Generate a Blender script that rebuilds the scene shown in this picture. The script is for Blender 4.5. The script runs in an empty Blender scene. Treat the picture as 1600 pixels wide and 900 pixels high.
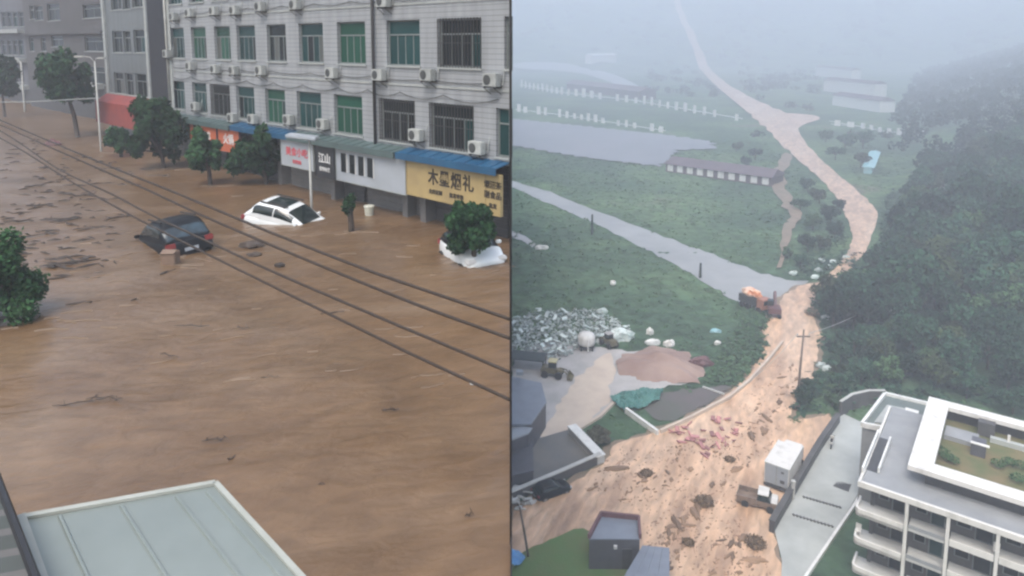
import bpy, bmesh, math, random
import numpy as np
from mathutils import Vector, Matrix

S = bpy.context.scene
COL = S.collection
R = math.radians

# ------------------------------------------------------------------ camera
EYE = Vector((0.0, 0.0, 7.4))
TILT = R(7.0)
FPX = 1090.0                      # focal length in photo pixels (1600 wide)
PX0, PY0 = 800.0, 201.0
cd = bpy.data.cameras.new('camera')
cam = bpy.data.objects.new('camera', cd)
COL.objects.link(cam)
cam.location = EYE
cam.rotation_euler = (R(90) - TILT, 0, 0)
cd.sensor_width = 36.0
cd.lens = FPX / 1600 * 36.0
cd.shift_y = -(450 - PY0) / 1600
cd.clip_start = 0.1
cd.clip_end = 6000
S.camera = cam

# ------------------------------------------------------------------ light
SUN_EL, SUN_AZ = R(60), R(205)     # azimuth clockwise from +Y
w = bpy.data.worlds.new('World')
S.world = w
w.use_nodes = True
nt = w.node_tree
sky = nt.nodes.new('ShaderNodeTexSky')
sky.sky_type = 'NISHITA'
sky.sun_disc = False
sky.sun_elevation = SUN_EL
sky.sun_rotation = SUN_AZ
sky.air_density = 1.6
sky.dust_density = 4.0
sky.ozone_density = 1.0
bg = nt.nodes['Background']
bg.inputs['Strength'].default_value = 0.15
nt.links.new(sky.outputs[0], bg.inputs['Color'])
sl = bpy.data.lights.new('sun', 'SUN')
sl.energy = 1.5
sl.angle = R(28)
sl.color = (1.0, 0.98, 0.95)
sun = bpy.data.objects.new('sun', sl)
COL.objects.link(sun)
sd = Vector((math.sin(SUN_AZ) * math.cos(SUN_EL), math.cos(SUN_AZ) * math.cos(SUN_EL), math.sin(SUN_EL)))
sun.rotation_euler = sd.to_track_quat('Z', 'Y').to_euler()
sun.location = (0, 0, 200)

vs = S.view_settings
vs.view_transform = 'Standard'
vs.look = 'None'
vs.exposure = 1.05
vs.gamma = 1.0
S.cycles.filter_width = 2.4       # the photograph is a soft video still
S.cycles.max_bounces = 6
S.cycles.volume_bounces = 4
S.cycles.use_denoising = True

HAZE_DENSITY = 0.0016

# ------------------------------------------------------------------ photo <-> world
CT, ST = math.cos(TILT), math.sin(TILT)

def ray(px, py):
    a = (px - PX0) / FPX
    v = (PY0 - py) / FPX
    return Vector((a, CT + v * ST, -ST + v * CT))

def at_z(px, py, z):
    d = ray(px, py)
    t = (z - EYE.z) / d.z
    return EYE + d * t

def at_depth(px, py, depth):
    d = ray(px, py)
    return EYE + d * (depth / d.y)

def at_plane(px, py, p, n):
    d = ray(px, py)
    t = (Vector(p) - EYE).dot(n) / d.dot(n)
    return EYE + d * t

def project(p):
    q = Vector(p) - EYE
    F = q.y * CT - q.z * ST
    U = q.y * ST + q.z * CT
    return PX0 + FPX * q.x / F, PY0 - FPX * U / F

def sstep(a, b, x):
    t = min(1.0, max(0.0, (x - a) / (b - a)))
    return t * t * (3 - 2 * t)

def T(x, y):
    z = -42.6 + 0.05 * min(y, 140.0) + 0.003 * max(0.0, y - 140.0)
    r = max(0.0, y - 980.0)
    z += 0.36 * r * r / (r + 200.0)
    h = max(0.0, x - (0.60 * y - 13.0))
    h = min(h, 260)
    z += 0.27 * h * h / (h + 9.0) * sstep(74, 100, y)
    return z

def at_ground(px, py, up=0.0):
    d = ray(px, py)
    t = 30.0
    last = t
    while t < 2500:
        p = EYE + d * t
        if p.z <= T(p.x, p.y) + up:
            break
        last = t
        t *= 1.01
    a, b = last, t
    for _ in range(24):
        m = (a + b) / 2
        p = EYE + d * m
        if p.z <= T(p.x, p.y) + up:
            b = m
        else:
            a = m
    return EYE + d * b

def inside(poly, x, y):
    c = False
    j = len(poly) - 1
    for i in range(len(poly)):
        xi, yi = poly[i]
        xj, yj = poly[j]
        if (yi > y) != (yj > y) and x < (xj - xi) * (y - yi) / (yj - yi) + xi:
            c = not c
        j = i
    return c

# ------------------------------------------------------------------ materials
def principled(m):
    m.use_nodes = True
    return m.node_tree.nodes['Principled BSDF']

def mat(name, c1, c2=None, scale=3.0, rough=0.7, bump=0.0, bscale=None, metallic=0.0, spec=0.5,
        stretch=(1, 1, 1), detail=5.0, lo=0.35, hi=0.65, world=False, island=0.0, objvar=0.0, trans=0.0, rot=0.0):
    """Noise-mixed principled material; stretch squeezes the noise along axes."""
    m = bpy.data.materials.new(name)
    b = principled(m)
    n, l = m.node_tree.nodes, m.node_tree.links
    b.inputs['Roughness'].default_value = rough
    b.inputs['Metallic'].default_value = metallic
    b.inputs['Specular IOR Level'].default_value = spec
    if c2 is None:
        c2 = tuple(x * 0.8 for x in c1)
    tc = n.new('ShaderNodeTexCoord')
    geo = n.new('ShaderNodeNewGeometry')
    mp = n.new('ShaderNodeMapping')
    mp.inputs['Scale'].default_value = stretch
    mp.inputs['Rotation'].default_value = (0, 0, rot)
    l.new(geo.outputs['Position'] if world else tc.outputs['Object'], mp.inputs['Vector'])
    no = n.new('ShaderNodeTexNoise')
    no.inputs['Scale'].default_value = scale
    no.inputs['Detail'].default_value = detail
    no.inputs['Roughness'].default_value = 0.6
    l.new(mp.outputs[0], no.inputs['Vector'])
    rp = n.new('ShaderNodeMapRange')
    rp.inputs['From Min'].default_value = lo
    rp.inputs['From Max'].default_value = hi
    l.new(no.outputs['Fac'], rp.inputs['Value'])
    mx = n.new('ShaderNodeMix')
    mx.data_type = 'RGBA'
    mx.inputs['A'].default_value = (*c1, 1)
    mx.inputs['B'].default_value = (*c2, 1)
    l.new(rp.outputs[0], mx.inputs['Factor'])
    out = mx.outputs['Result']
    if island or objvar:
        src = geo.outputs['Random Per Island']
        if objvar:
            oi = n.new('ShaderNodeObjectInfo')
            src = oi.outputs['Random']
        for amt, sc in ((island, geo.outputs['Random Per Island']), (objvar, src)):
            if not amt:
                continue
            mr = n.new('ShaderNodeMapRange')
            mr.inputs['To Min'].default_value = 1 - amt
            mr.inputs['To Max'].default_value = 1 + amt
            l.new(sc, mr.inputs['Value'])
            hs = n.new('ShaderNodeHueSaturation')
            l.new(mr.outputs[0], hs.inputs['Value'])
            l.new(out, hs.inputs['Color'])
            out = hs.outputs['Color']
    l.new(out, b.inputs['Base Color'])
    if bump:
        nb = n.new('ShaderNodeTexNoise')
        nb.inputs['Scale'].default_value = bscale or scale * 3
        nb.inputs['Detail'].default_value = 4
        l.new(mp.outputs[0], nb.inputs['Vector'])
        bp = n.new('ShaderNodeBump')
        bp.inputs['Strength'].default_value = min(1, bump * 4)
        bp.inputs['Distance'].default_value = bump
        l.new(nb.outputs['Fac'], bp.inputs['Height'])
        l.new(bp.outputs[0], b.inputs['Normal'])
    if trans:
        b.inputs['Transmission Weight'].default_value = trans
    return m

def leafmat(name, c1, c2, island=0.45, objvar=0.2, scale=0.8):
    return mat(name, c1, c2, scale=scale, rough=0.8, spec=0.1, island=island, objvar=objvar)

def tilemat(name, c, mortar, bw=0.9, bh=0.2, msz=0.012):
    m = bpy.data.materials.new(name)
    b = principled(m)
    n, l = m.node_tree.nodes, m.node_tree.links
    b.inputs['Roughness'].default_value = 0.45
    tc = n.new('ShaderNodeTexCoord')
    sp = n.new('ShaderNodeSeparateXYZ')
    cb = n.new('ShaderNodeCombineXYZ')
    l.new(tc.outputs['Object'], sp.inputs[0])
    l.new(sp.outputs['X'], cb.inputs['X'])
    l.new(sp.outputs['Z'], cb.inputs['Y'])
    br = n.new('ShaderNodeTexBrick')
    br.inputs['Scale'].default_value = 1.0
    br.inputs['Brick Width'].default_value = bw
    br.inputs['Row Height'].default_value = bh
    br.inputs['Mortar Size'].default_value = msz
    br.inputs['Mortar Smooth'].default_value = 0.3
    br.inputs['Color1'].default_value = (*c, 1)
    br.inputs['Color2'].default_value = (*[x * 0.94 for x in c], 1)
    br.inputs['Mortar'].default_value = (*mortar, 1)
    br.offset = 0.0
    l.new(cb.outputs[0], br.inputs['Vector'])
    # rain streaks
    mp = n.new('ShaderNodeMapping')
    mp.inputs['Scale'].default_value = (1.6, 1.6, 0.16)
    l.new(tc.outputs['Object'], mp.inputs['Vector'])
    no = n.new('ShaderNodeTexNoise')
    no.inputs['Scale'].default_value = 1.5
    no.inputs['Detail'].default_value = 6
    l.new(mp.outputs[0], no.inputs['Vector'])
    mr = n.new('ShaderNodeMapRange')
    mr.inputs['From Min'].default_value = 0.35
    mr.inputs['From Max'].default_value = 0.7
    mr.inputs['To Min'].default_value = 1.05
    mr.inputs['To Max'].default_value = 0.78
    l.new(no.outputs['Fac'], mr.inputs['Value'])
    hs = n.new('ShaderNodeHueSaturation')
    l.new(mr.outputs[0], hs.inputs['Value'])
    l.new(br.outputs['Color'], hs.inputs['Color'])
    l.new(hs.outputs[0], b.inputs['Base Color'])
    bp = n.new('ShaderNodeBump')
    bp.inputs['Strength'].default_value = 0.5
    bp.inputs['Distance'].default_value = 0.01
    bp.invert = True
    l.new(br.outputs['Fac'], bp.inputs['Height'])
    l.new(bp.outputs[0], b.inputs['Normal'])
    return m

def flowmat(name, c1, c2, c3, rot, rough, bump, scale, stretch, spec=0.5, fine=0.35):
    """Muddy moving water: long streaks of silt plus ripples."""
    m = bpy.data.materials.new(name)
    b = principled(m)
    n, l = m.node_tree.nodes, m.node_tree.links
    b.inputs['Roughness'].default_value = rough
    b.inputs['Specular IOR Level'].default_value = spec
    geo = n.new('ShaderNodeNewGeometry')
    mp = n.new('ShaderNodeMapping')
    mp.vector_type = 'TEXTURE'
    mp.inputs['Rotation'].default_value = (0, 0, rot)
    mp.inputs['Scale'].default_value = (stretch, 1, 1)
    l.new(geo.outputs['Position'], mp.inputs['Vector'])
    def noise(sc, det, dist=0.0):
        t = n.new('ShaderNodeTexNoise')
        t.inputs['Scale'].default_value = sc
        t.inputs['Detail'].default_value = det
        t.inputs['Distortion'].default_value = dist
        l.new(mp.outputs[0], t.inputs['Vector'])
        return t
    def rng(src, a, bb):
        r = n.new('ShaderNodeMapRange')
        r.inputs['From Min'].default_value = a
        r.inputs['From Max'].default_value = bb
        l.new(src, r.inputs['Value'])
        return r.outputs[0]
    def mix(a, bcol, f):
        x = n.new('ShaderNodeMix')
        x.data_type = 'RGBA'
        if isinstance(a, tuple): x.inputs['A'].default_value = (*a, 1)
        else: l.new(a, x.inputs['A'])
        x.inputs['B'].default_value = (*bcol, 1)
        l.new(f, x.inputs['Factor'])
        return x.outputs['Result']
    n1 = noise(scale, 6, 0.6)
    n2 = noise(scale * 0.22, 4, 1.2)
    n3 = noise(scale * 3.1, 5, 0.4)
    col = mix(c1, c2, rng(n1.outputs['Fac'], 0.4, 0.62))
    col = mix(col, c3, rng(n2.outputs['Fac'], 0.5, 0.72))
    hs = n.new('ShaderNodeHueSaturation')
    r3 = n.new('ShaderNodeMapRange')
    r3.inputs['From Min'].default_value = 0.3
    r3.inputs['From Max'].default_value = 0.7
    r3.inputs['To Min'].default_value = 1 - fine
    r3.inputs['To Max'].default_value = 1 + fine
    l.new(n3.outputs['Fac'], r3.inputs['Value'])
    l.new(r3.outputs[0], hs.inputs['Value'])
    l.new(col, hs.inputs['Color'])
    l.new(hs.outputs[0], b.inputs['Base Color'])
    ad = n.new('ShaderNodeMath')
    ad.operation = 'ADD'
    l.new(n1.outputs['Fac'], ad.inputs[0])
    l.new(n3.outputs['Fac'], ad.inputs[1])
    bp = n.new('ShaderNodeBump')
    bp.inputs['Strength'].default_value = 0.8
    bp.inputs['Distance'].default_value = bump
    l.new(ad.outputs[0], bp.inputs['Height'])
    l.new(bp.outputs[0], b.inputs['Normal'])
    return m

M = {}
M['flood'] = flowmat('brown flood water', (0.128, 0.078, 0.041), (0.104, 0.061, 0.030), (0.15, 0.099, 0.06), R(14), 0.28, 0.05, 1.0, 2.0, spec=0.4, fine=0.15)
M['mudflow'] = flowmat('pale mud flow', (0.55, 0.36, 0.228), (0.39, 0.24, 0.145), (0.60, 0.43, 0.30), R(62), 0.3, 0.2, 0.42, 3.0, fine=0.28)
M['tile'] = tilemat('white wall tile', (0.26, 0.272, 0.285), (0.125, 0.132, 0.138), 7.0)
M['grey_tile'] = tilemat('grey wall tile', (0.115, 0.127, 0.132), (0.092, 0.102, 0.107), 0.5, 0.25, 0.006)
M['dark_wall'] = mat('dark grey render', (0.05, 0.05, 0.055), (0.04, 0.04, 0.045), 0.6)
M['brown_wall'] = mat('mauve grey render', (0.07, 0.066, 0.068), (0.055, 0.053, 0.053), 0.4)
M['pale_wall'] = mat('pale lilac render', (0.11, 0.113, 0.13), (0.085, 0.088, 0.10), 0.5)
M['trim'] = mat('pale trim', (0.29, 0.305, 0.30), (0.23, 0.245, 0.24), 2)
M['concrete'] = mat('worn concrete', (0.47, 0.47, 0.45), (0.38, 0.38, 0.365), 0.5, rough=0.85, bump=0.01, bscale=6)
M['ramp'] = mat('pale wet concrete', (0.40, 0.42, 0.40), (0.31, 0.325, 0.31), 0.3, rough=0.6, world=True)
M['white'] = mat('white paint', (0.64, 0.625, 0.595), (0.43, 0.42, 0.39), 0.9, rough=0.5, lo=0.5, hi=0.8, stretch=(1, 1, 0.35))
M['white_dirty'] = mat('weathered white paint', (0.72, 0.72, 0.70), (0.58, 0.58, 0.56), 1.2, rough=0.6)
M['frame'] = mat('window frame', (0.15, 0.17, 0.165), (0.12, 0.135, 0.135), 3, rough=0.4)
M['glass_dark'] = mat('dark window glass', (0.006, 0.009, 0.010), (0.012, 0.015, 0.015), 1.2, rough=0.25, spec=0.15, objvar=0.5)
M['glass_green'] = mat('green window glass', (0.006, 0.045, 0.028), (0.01, 0.06, 0.035), 1.0, rough=0.25, spec=0.15, objvar=0.3)
M['glass_teal'] = mat('teal window glass', (0.006, 0.03, 0.03), (0.01, 0.04, 0.04), 1.0, rough=0.25, spec=0.15, objvar=0.3)
M['grille'] = mat('window bars', (0.035, 0.033, 0.033), (0.025, 0.024, 0.024), 4, rough=0.6)
M['ac_white'] = mat('aged white plastic', (0.33, 0.345, 0.335), (0.25, 0.26, 0.25), 3, rough=0.5, objvar=0.15)
M['ac_dark'] = mat('dark fan grille', (0.035, 0.04, 0.04), (0.05, 0.05, 0.05), 6)
M['blue_awning'] = mat('blue sheet awning', (0.009, 0.055, 0.12), (0.012, 0.075, 0.15), 1.5, rough=0.4)
M['grey_awning'] = mat('grey green sheet awning', (0.065, 0.10, 0.098), (0.055, 0.08, 0.08), 1.5, rough=0.45)
M['sign_yellow'] = mat('yellow sign face', (0.37, 0.28, 0.125), (0.28, 0.21, 0.10), 0.8, rough=0.45)
M['sign_white'] = mat('pale lilac sign face', (0.31, 0.335, 0.375), (0.27, 0.295, 0.32), 0.8, rough=0.45)
M['sign_black'] = mat('black sign face', (0.02, 0.022, 0.026), None, 2, rough=0.4)
M['letter_black'] = mat('black lettering', (0.022, 0.014, 0.008), None, 2)
M['letter_white'] = mat('white lettering', (0.6, 0.6, 0.6), None, 2)
M['letter_red'] = mat('red lettering', (0.48, 0.08, 0.10), None, 2)
M['red'] = mat('red awning cloth', (0.21, 0.028, 0.018), (0.15, 0.02, 0.015), 1.0)
M['orange'] = mat('orange sign face', (0.42, 0.10, 0.035), (0.34, 0.085, 0.035), 1.0)
M['shutter'] = mat('dark roller shutter', (0.055, 0.055, 0.058), (0.04, 0.04, 0.042), 2, rough=0.5)
M['shutter_grey'] = mat('grey roller shutter', (0.13, 0.125, 0.125), (0.10, 0.10, 0.10), 2, rough=0.5)
M['metal_roof'] = mat('pale galvanised sheet', (0.17, 0.195, 0.185), (0.145, 0.168, 0.16), 0.9, rough=0.42, spec=0.4)
M['metal_edge'] = mat('pale sheet edge', (0.30, 0.31, 0.28), (0.25, 0.26, 0.23), 2, rough=0.5)
M['black_steel'] = mat('black painted steel', (0.012, 0.012, 0.014), None, 3, rough=0.5)
M['pole_white'] = mat('white lamp post', (0.36, 0.36, 0.34), (0.30, 0.30, 0.28), 2, rough=0.5)
M['cable'] = mat('brown black cable', (0.028, 0.018, 0.012), None, 2)
M['bark'] = mat('dark wet bark', (0.05, 0.035, 0.025), (0.03, 0.022, 0.016), 5, bump=0.02)
M['leaf_street'] = leafmat('dark street tree leaf', (0.010, 0.030, 0.012), (0.019, 0.048, 0.019))
M['leaf_bush'] = leafmat('bright bush leaf', (0.018, 0.05, 0.02), (0.032, 0.075, 0.03))
M['leaf_forest'] = leafmat('hill forest leaf', (0.015, 0.042, 0.025), (0.028, 0.066, 0.036), objvar=0.6)
M['leaf_light'] = leafmat('light forest leaf', (0.045, 0.09, 0.04), (0.06, 0.115, 0.05), objvar=0.4)
M['leaf_olive'] = leafmat('olive forest leaf', (0.028, 0.046, 0.02), (0.045, 0.065, 0.028), objvar=0.5)
M['leaf_field'] = leafmat('field weed leaf', (0.04, 0.085, 0.045), (0.09, 0.155, 0.07), objvar=0.0, scale=0.035, island=0.25)
M['twig'] = mat('brown twigs', (0.20, 0.13, 0.075), (0.12, 0.08, 0.045), 3, island=0.3)
M['clod'] = mat('dark mud clod', (0.24, 0.15, 0.09), (0.17, 0.105, 0.06), 2, objvar=0.4, bump=0.04)
M['pink_debris'] = mat('reddish debris', (0.42, 0.20, 0.19), (0.30, 0.13, 0.13), 2, objvar=0.45)
M['log'] = mat('wet driftwood', (0.045, 0.032, 0.024), (0.03, 0.021, 0.016), 4, objvar=0.35)
M['paint_black'] = mat('black car paint', (0.012, 0.014, 0.017), None, 2, rough=0.45, spec=0.08)
M['paint_white'] = mat('white car paint', (0.62, 0.64, 0.65), (0.56, 0.58, 0.58), 1.0, rough=0.25, spec=0.6)
M['paint_brown'] = mat('brown pickup paint', (0.22, 0.165, 0.125), (0.14, 0.095, 0.07), 1.5, rough=0.4)
M['car_glass'] = mat('car glass', (0.010, 0.017, 0.016), None, 2, rough=0.08, spec=0.5)
M['blue_glass'] = mat('bluish rear glass', (0.03, 0.055, 0.075), (0.012, 0.02, 0.025), 2, rough=0.12, spec=0.6)
M['tyre'] = mat('tyre rubber', (0.02, 0.02, 0.02), None, 4, rough=0.85)
M['rim'] = mat('wheel rim', (0.3, 0.3, 0.3), None, 4, rough=0.4, metallic=0.6)
M['lamp_red'] = mat('red tail lamp', (0.22, 0.03, 0.03), None, 4, rough=0.25)
M['lamp_clear'] = mat('clear lamp lens', (0.6, 0.6, 0.6), None, 4, rough=0.2)
M['asphalt'] = mat('wet grey road', (0.30, 0.305, 0.30), (0.23, 0.235, 0.235), 0.12, rough=0.45, world=True)
M['margin'] = mat('wet soil margin', (0.24, 0.17, 0.12), (0.16, 0.13, 0.085), 0.5, rough=0.7, world=True, bump=0.05)
M['pad'] = mat('pale gravel', (0.42, 0.40, 0.39), (0.33, 0.32, 0.31), 0.35, rough=0.9, world=True, bump=0.05, bscale=2)
M['track'] = mat('beige mud track', (0.56, 0.47, 0.38), (0.47, 0.385, 0.32), 0.35, rough=0.8, world=True)
M['mound'] = mat('reddish earth', (0.23, 0.15, 0.125), (0.33, 0.235, 0.195), 0.18, rough=0.95, bump=0.1, bscale=3)
M['dark_soil'] = mat('dark wet soil', (0.10, 0.085, 0.085), (0.08, 0.085, 0.07), 0.3, rough=0.8, world=True)
M['yard'] = mat('dark yard floor', (0.10, 0.105, 0.11), (0.15, 0.14, 0.125), 0.25, rough=0.7, world=True)
M['pond'] = mat('grey flooded plot', (0.20, 0.20, 0.215), (0.16, 0.17, 0.18), 0.05, rough=0.5, world=True)
M['lawn'] = mat('mown grass', (0.085, 0.17, 0.05), (0.12, 0.15, 0.055), 0.35, rough=0.9, world=True, bump=0.08, bscale=5)
M['shed_roof'] = mat('blue grey shed sheet', (0.20, 0.225, 0.27), (0.17, 0.19, 0.23), 0.8, rough=0.4)
M['shed_wall'] = mat('dark shed wall', (0.085, 0.085, 0.10), (0.07, 0.07, 0.08), 1.0, rough=0.5)
M['maroon'] = mat('maroon steel edge', (0.16, 0.075, 0.085), (0.12, 0.06, 0.065), 1.5)
M['tarp_green'] = mat('green debris net', (0.03, 0.13, 0.115), (0.07, 0.20, 0.175), 0.9, rough=0.7)
M['tarp_blue'] = mat('blue tarpaulin', (0.12, 0.33, 0.62), (0.22, 0.43, 0.68), 1.5, rough=0.5)
M['cyan'] = mat('cyan sheeting', (0.22, 0.47, 0.5), (0.28, 0.42, 0.45), 0.4, rough=0.5)
M['rubble'] = mat('pale broken sheets', (0.58, 0.62, 0.60), (0.36, 0.44, 0.42), 1.0, rough=0.8, island=0.45, objvar=0.3)
M['machine'] = mat('olive machine paint', (0.14, 0.12, 0.06), (0.10, 0.085, 0.05), 2, rough=0.5)
M['machine_yellow'] = mat('pale yellow cab', (0.55, 0.48, 0.25), (0.45, 0.40, 0.22), 2, rough=0.5)
M['dark_green'] = mat('dark green sheet', (0.022, 0.035, 0.034), (0.016, 0.024, 0.024), 1, rough=0.6)
M['dark_red'] = mat('dark red paint', (0.13, 0.055, 0.06), (0.10, 0.05, 0.05), 1, rough=0.5)
M['load'] = mat('orange white load', (0.70, 0.50, 0.38), (0.55, 0.20, 0.08), 0.9, rough=0.8, lo=0.45, hi=0.6)
M['roof_dark'] = mat('purple brown roof', (0.12, 0.085, 0.095), (0.09, 0.065, 0.075), 0.3, rough=0.6)
M['terrace'] = mat('grey roof screed', (0.27, 0.28, 0.29), (0.22, 0.23, 0.24), 0.5, rough=0.8)
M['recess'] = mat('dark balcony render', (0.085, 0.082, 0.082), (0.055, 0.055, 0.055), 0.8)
M['wood_pole'] = mat('weathered utility pole', (0.16, 0.12, 0.10), (0.11, 0.085, 0.07), 2)
M['box_brown'] = mat('soaked cardboard', (0.20, 0.135, 0.095), (0.16, 0.105, 0.075), 2)
M['bucket'] = mat('pale plastic bin', (0.42, 0.42, 0.36), (0.36, 0.36, 0.3), 2)
M['retaining'] = mat('concrete terrace wall', (0.25, 0.24, 0.23), (0.18, 0.175, 0.165), 0.4, rough=0.9, bump=0.02)
M['garden'] = mat('roof garden grass', (0.075, 0.10, 0.035), (0.16, 0.125, 0.06), 0.35, rough=0.95, bump=0.05, bscale=5)

def terrain_material():
    m = bpy.data.materials.new('green valley ground')
    b = principled(m)
    n, l = m.node_tree.nodes, m.node_tree.links
    b.inputs['Roughness'].default_value = 0.9
    b.inputs['Specular IOR Level'].default_value = 0.2
    geo = n.new('ShaderNodeNewGeometry')
    def noise(sc, det):
        t = n.new('ShaderNodeTexNoise')
        t.inputs['Scale'].default_value = sc
        t.inputs['Detail'].default_value = det
        l.new(geo.outputs['Position'], t.inputs['Vector'])
        return t.outputs['Fac']
    def ramp(src, pts):
        r = n.new('ShaderNodeValToRGB')
        e = r.color_ramp.elements
        while len(e) < len(pts): e.new(0.5)
        for i, (p, c) in enumerate(pts):
            e[i].position = p
            e[i].color = (*c, 1)
        l.new(src, r.inputs[0])
        return r.outputs['Color']
    base = ramp(noise(0.035, 4), [(0.3, (0.035, 0.07, 0.042)), (0.48, (0.055, 0.105, 0.055)), (0.64, (0.10, 0.165, 0.075)), (0.74, (0.13, 0.12, 0.095))])
    fine = n.new('ShaderNodeMapRange')
    fine.inputs['From Min'].default_value = 0.3
    fine.inputs['From Max'].default_value = 0.7
    fine.inputs['To Min'].default_value = 0.55
    fine.inputs['To Max'].default_value = 1.3
    l.new(noise(0.45, 6), fine.inputs['Value'])
    hs = n.new('ShaderNodeHueSaturation')
    l.new(base, hs.inputs['Color'])
    l.new(fine.outputs[0], hs.inputs['Value'])
    l.new(hs.outputs[0], b.inputs['Base Color'])
    bp = n.new('ShaderNodeBump')
    bp.inputs['Distance'].default_value = 0.6
    bp.inputs['Strength'].default_value = 0.7
    l.new(noise(0.8, 5), bp.inputs['Height'])
    l.new(bp.outputs[0], b.inputs['Normal'])
    return m
M['terrain'] = terrain_material()

# ------------------------------------------------------------------ mesh helpers
class MB:
    """Collects shapes and links them as one mesh object."""
    def __init__(s):
        s.v, s.f = [], []
    def add(s, vs, fs):
        o = len(s.v)
        s.v.extend([tuple(v) for v in vs])
        s.f.extend([tuple(i + o for i in f) for f in fs])
        return s
    def box(s, c, d, rot=None):
        x, y, z = d[0] / 2, d[1] / 2, d[2] / 2
        vs = [Vector(p) for p in ((-x, -y, -z), (x, -y, -z), (x, y, -z), (-x, y, -z), (-x, -y, z), (x, -y, z), (x, y, z), (-x, y, z))]
        if rot is not None:
            vs = [rot @ v for v in vs]
        c = Vector(c)
        return s.add([v + c for v in vs], [(0, 3, 2, 1), (4, 5, 6, 7), (0, 1, 5, 4), (1, 2, 6, 5), (2, 3, 7, 6), (3, 0, 4, 7)])
    def bb(s, x0, x1, y0, y1, z0, z1):
        return s.box(((x0 + x1) / 2, (y0 + y1) / 2, (z0 + z1) / 2), (x1 - x0, y1 - y0, z1 - z0))
    def prism(s, poly, z0, z1):
        n = len(poly)
        a = sum(poly[i][0] * poly[(i + 1) % n][1] - poly[(i + 1) % n][0] * poly[i][1] for i in range(n))
        if a < 0:
            poly = poly[::-1]
        z0f = z0 if callable(z0) else (lambda x, y: z0)
        z1f = z1 if callable(z1) else (lambda x, y: z1)
        vs = [(p[0], p[1], z0f(*p[:2])) for p in poly] + [(p[0], p[1], z1f(*p[:2])) for p in poly]
        fs = [tuple(range(n))[::-1], tuple(range(n, 2 * n))]
        fs += [(i, (i + 1) % n, n + (i + 1) % n, n + i) for i in range(n)]
        return s.add(vs, fs)
    def tube(s, pts, rad, n=8, cap=True):
        pts = [Vector(p) for p in pts]
        rad = rad if isinstance(rad, (list, tuple)) else [rad] * len(pts)
        vs, fs = [], []
        for i, p in enumerate(pts):
            t = (pts[min(i + 1, len(pts) - 1)] - pts[max(i - 1, 0)]).normalized()
            ref = Vector((0, 0, 1)) if abs(t.z) < 0.9 else Vector((1, 0, 0))
            a = t.cross(ref).normalized()
            b = a.cross(t)
            for k in range(n):
                th = 2 * math.pi * k / n
                vs.append(p + (a * math.cos(th) + b * math.sin(th)) * rad[i])
        for i in range(len(pts) - 1):
            for k in range(n):
                k2 = (k + 1) % n
                fs.append((i * n + k, i * n + k2, (i + 1) * n + k2, (i + 1) * n + k))
        if cap:
            fs.append(tuple(range(n)))
            fs.append(tuple(range((len(pts) - 1) * n, len(pts) * n))[::-1])
        return s.add(vs, fs)
    def lathe(s, prof, n=16, c=(0, 0, 0)):
        vs, fs = [], []
        for r, z in prof:
            for k in range(n):
                th = 2 * math.pi * k / n
                vs.append((c[0] + r * math.cos(th), c[1] + r * math.sin(th), c[2] + z))
        for i in range(len(prof) - 1):
            for k in range(n):
                k2 = (k + 1) % n
                fs.append((i * n + k, i * n + k2, (i + 1) * n + k2, (i + 1) * n + k))
        fs.append(tuple(range(n))[::-1])
        fs.append(tuple(range((len(prof) - 1) * n, len(prof) * n)))
        return s.add(vs, fs)
    def quad(s, a, b, c, d):
        return s.add([a, b, c, d], [(0, 1, 2, 3)])
    def mesh(s, name):
        me = bpy.data.meshes.new(name)
        me.from_pydata(s.v, [], s.f)
        me.update()
        return me
    def build(s, name, m, parent=None, bevel=0.0, smooth=False, fix=True):
        me = s.mesh(name)
        if bevel or fix:
            bm = bmesh.new()
            bm.from_mesh(me)
            if fix:
                bmesh.ops.recalc_face_normals(bm, faces=bm.faces)
            if bevel:
                bmesh.ops.remove_doubles(bm, verts=bm.verts, dist=1e-4)
                bmesh.ops.bevel(bm, geom=bm.edges[:], offset=bevel, segments=2, affect='EDGES', clamp_overlap=True)
            bm.to_mesh(me)
            bm.free()
        return link(name, me, m, parent, smooth)

def link(name, me, m, parent=None, smooth=False):
    if m is not None and not me.materials:
        me.materials.append(M[m] if isinstance(m, str) else m)
    if smooth:
        me.polygons.foreach_set('use_smooth', [True] * len(me.polygons))
    o = bpy.data.objects.new(name, me)
    COL.objects.link(o)
    if parent is not None:
        o.parent = parent
    return o

def np_mesh(name, V, F):
    """Fast mesh from numpy arrays; F is (n, 4) or (n, 3)."""
    me = bpy.data.meshes.new(name)
    k = F.shape[1]
    me.vertices.add(len(V))
    me.vertices.foreach_set('co', np.ascontiguousarray(V, dtype=np.float32).ravel())
    me.loops.add(F.size)
    me.loops.foreach_set('vertex_index', np.ascontiguousarray(F, dtype=np.int32).ravel())
    me.polygons.add(len(F))
    me.polygons.foreach_set('loop_start', np.arange(0, F.size, k, dtype=np.int32))
    me.polygons.foreach_set('loop_total', np.full(len(F), k, dtype=np.int32))
    me.update(calc_edges=True)
    return me

def tag(o, label=None, cat=None, group=None, kind=None):
    if label: o['label'] = label
    if cat: o['category'] = cat; o['kind'] = kind or 'thing'
    if group: o['group'] = group
    if kind: o['kind'] = kind
    return o

def thing(name, label, cat, loc=(0, 0, 0), rz=0.0, group=None, rot=None):
    o = bpy.data.objects.new(name, None)
    o.empty_display_size = 0.3
    COL.objects.link(o)
    o.location = loc
    o.rotation_euler = rot if rot is not None else (0, 0, rz)
    return tag(o, label, cat, group)

def kids(o):
    return [c for c in bpy.data.objects if c.parent == o]

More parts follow.
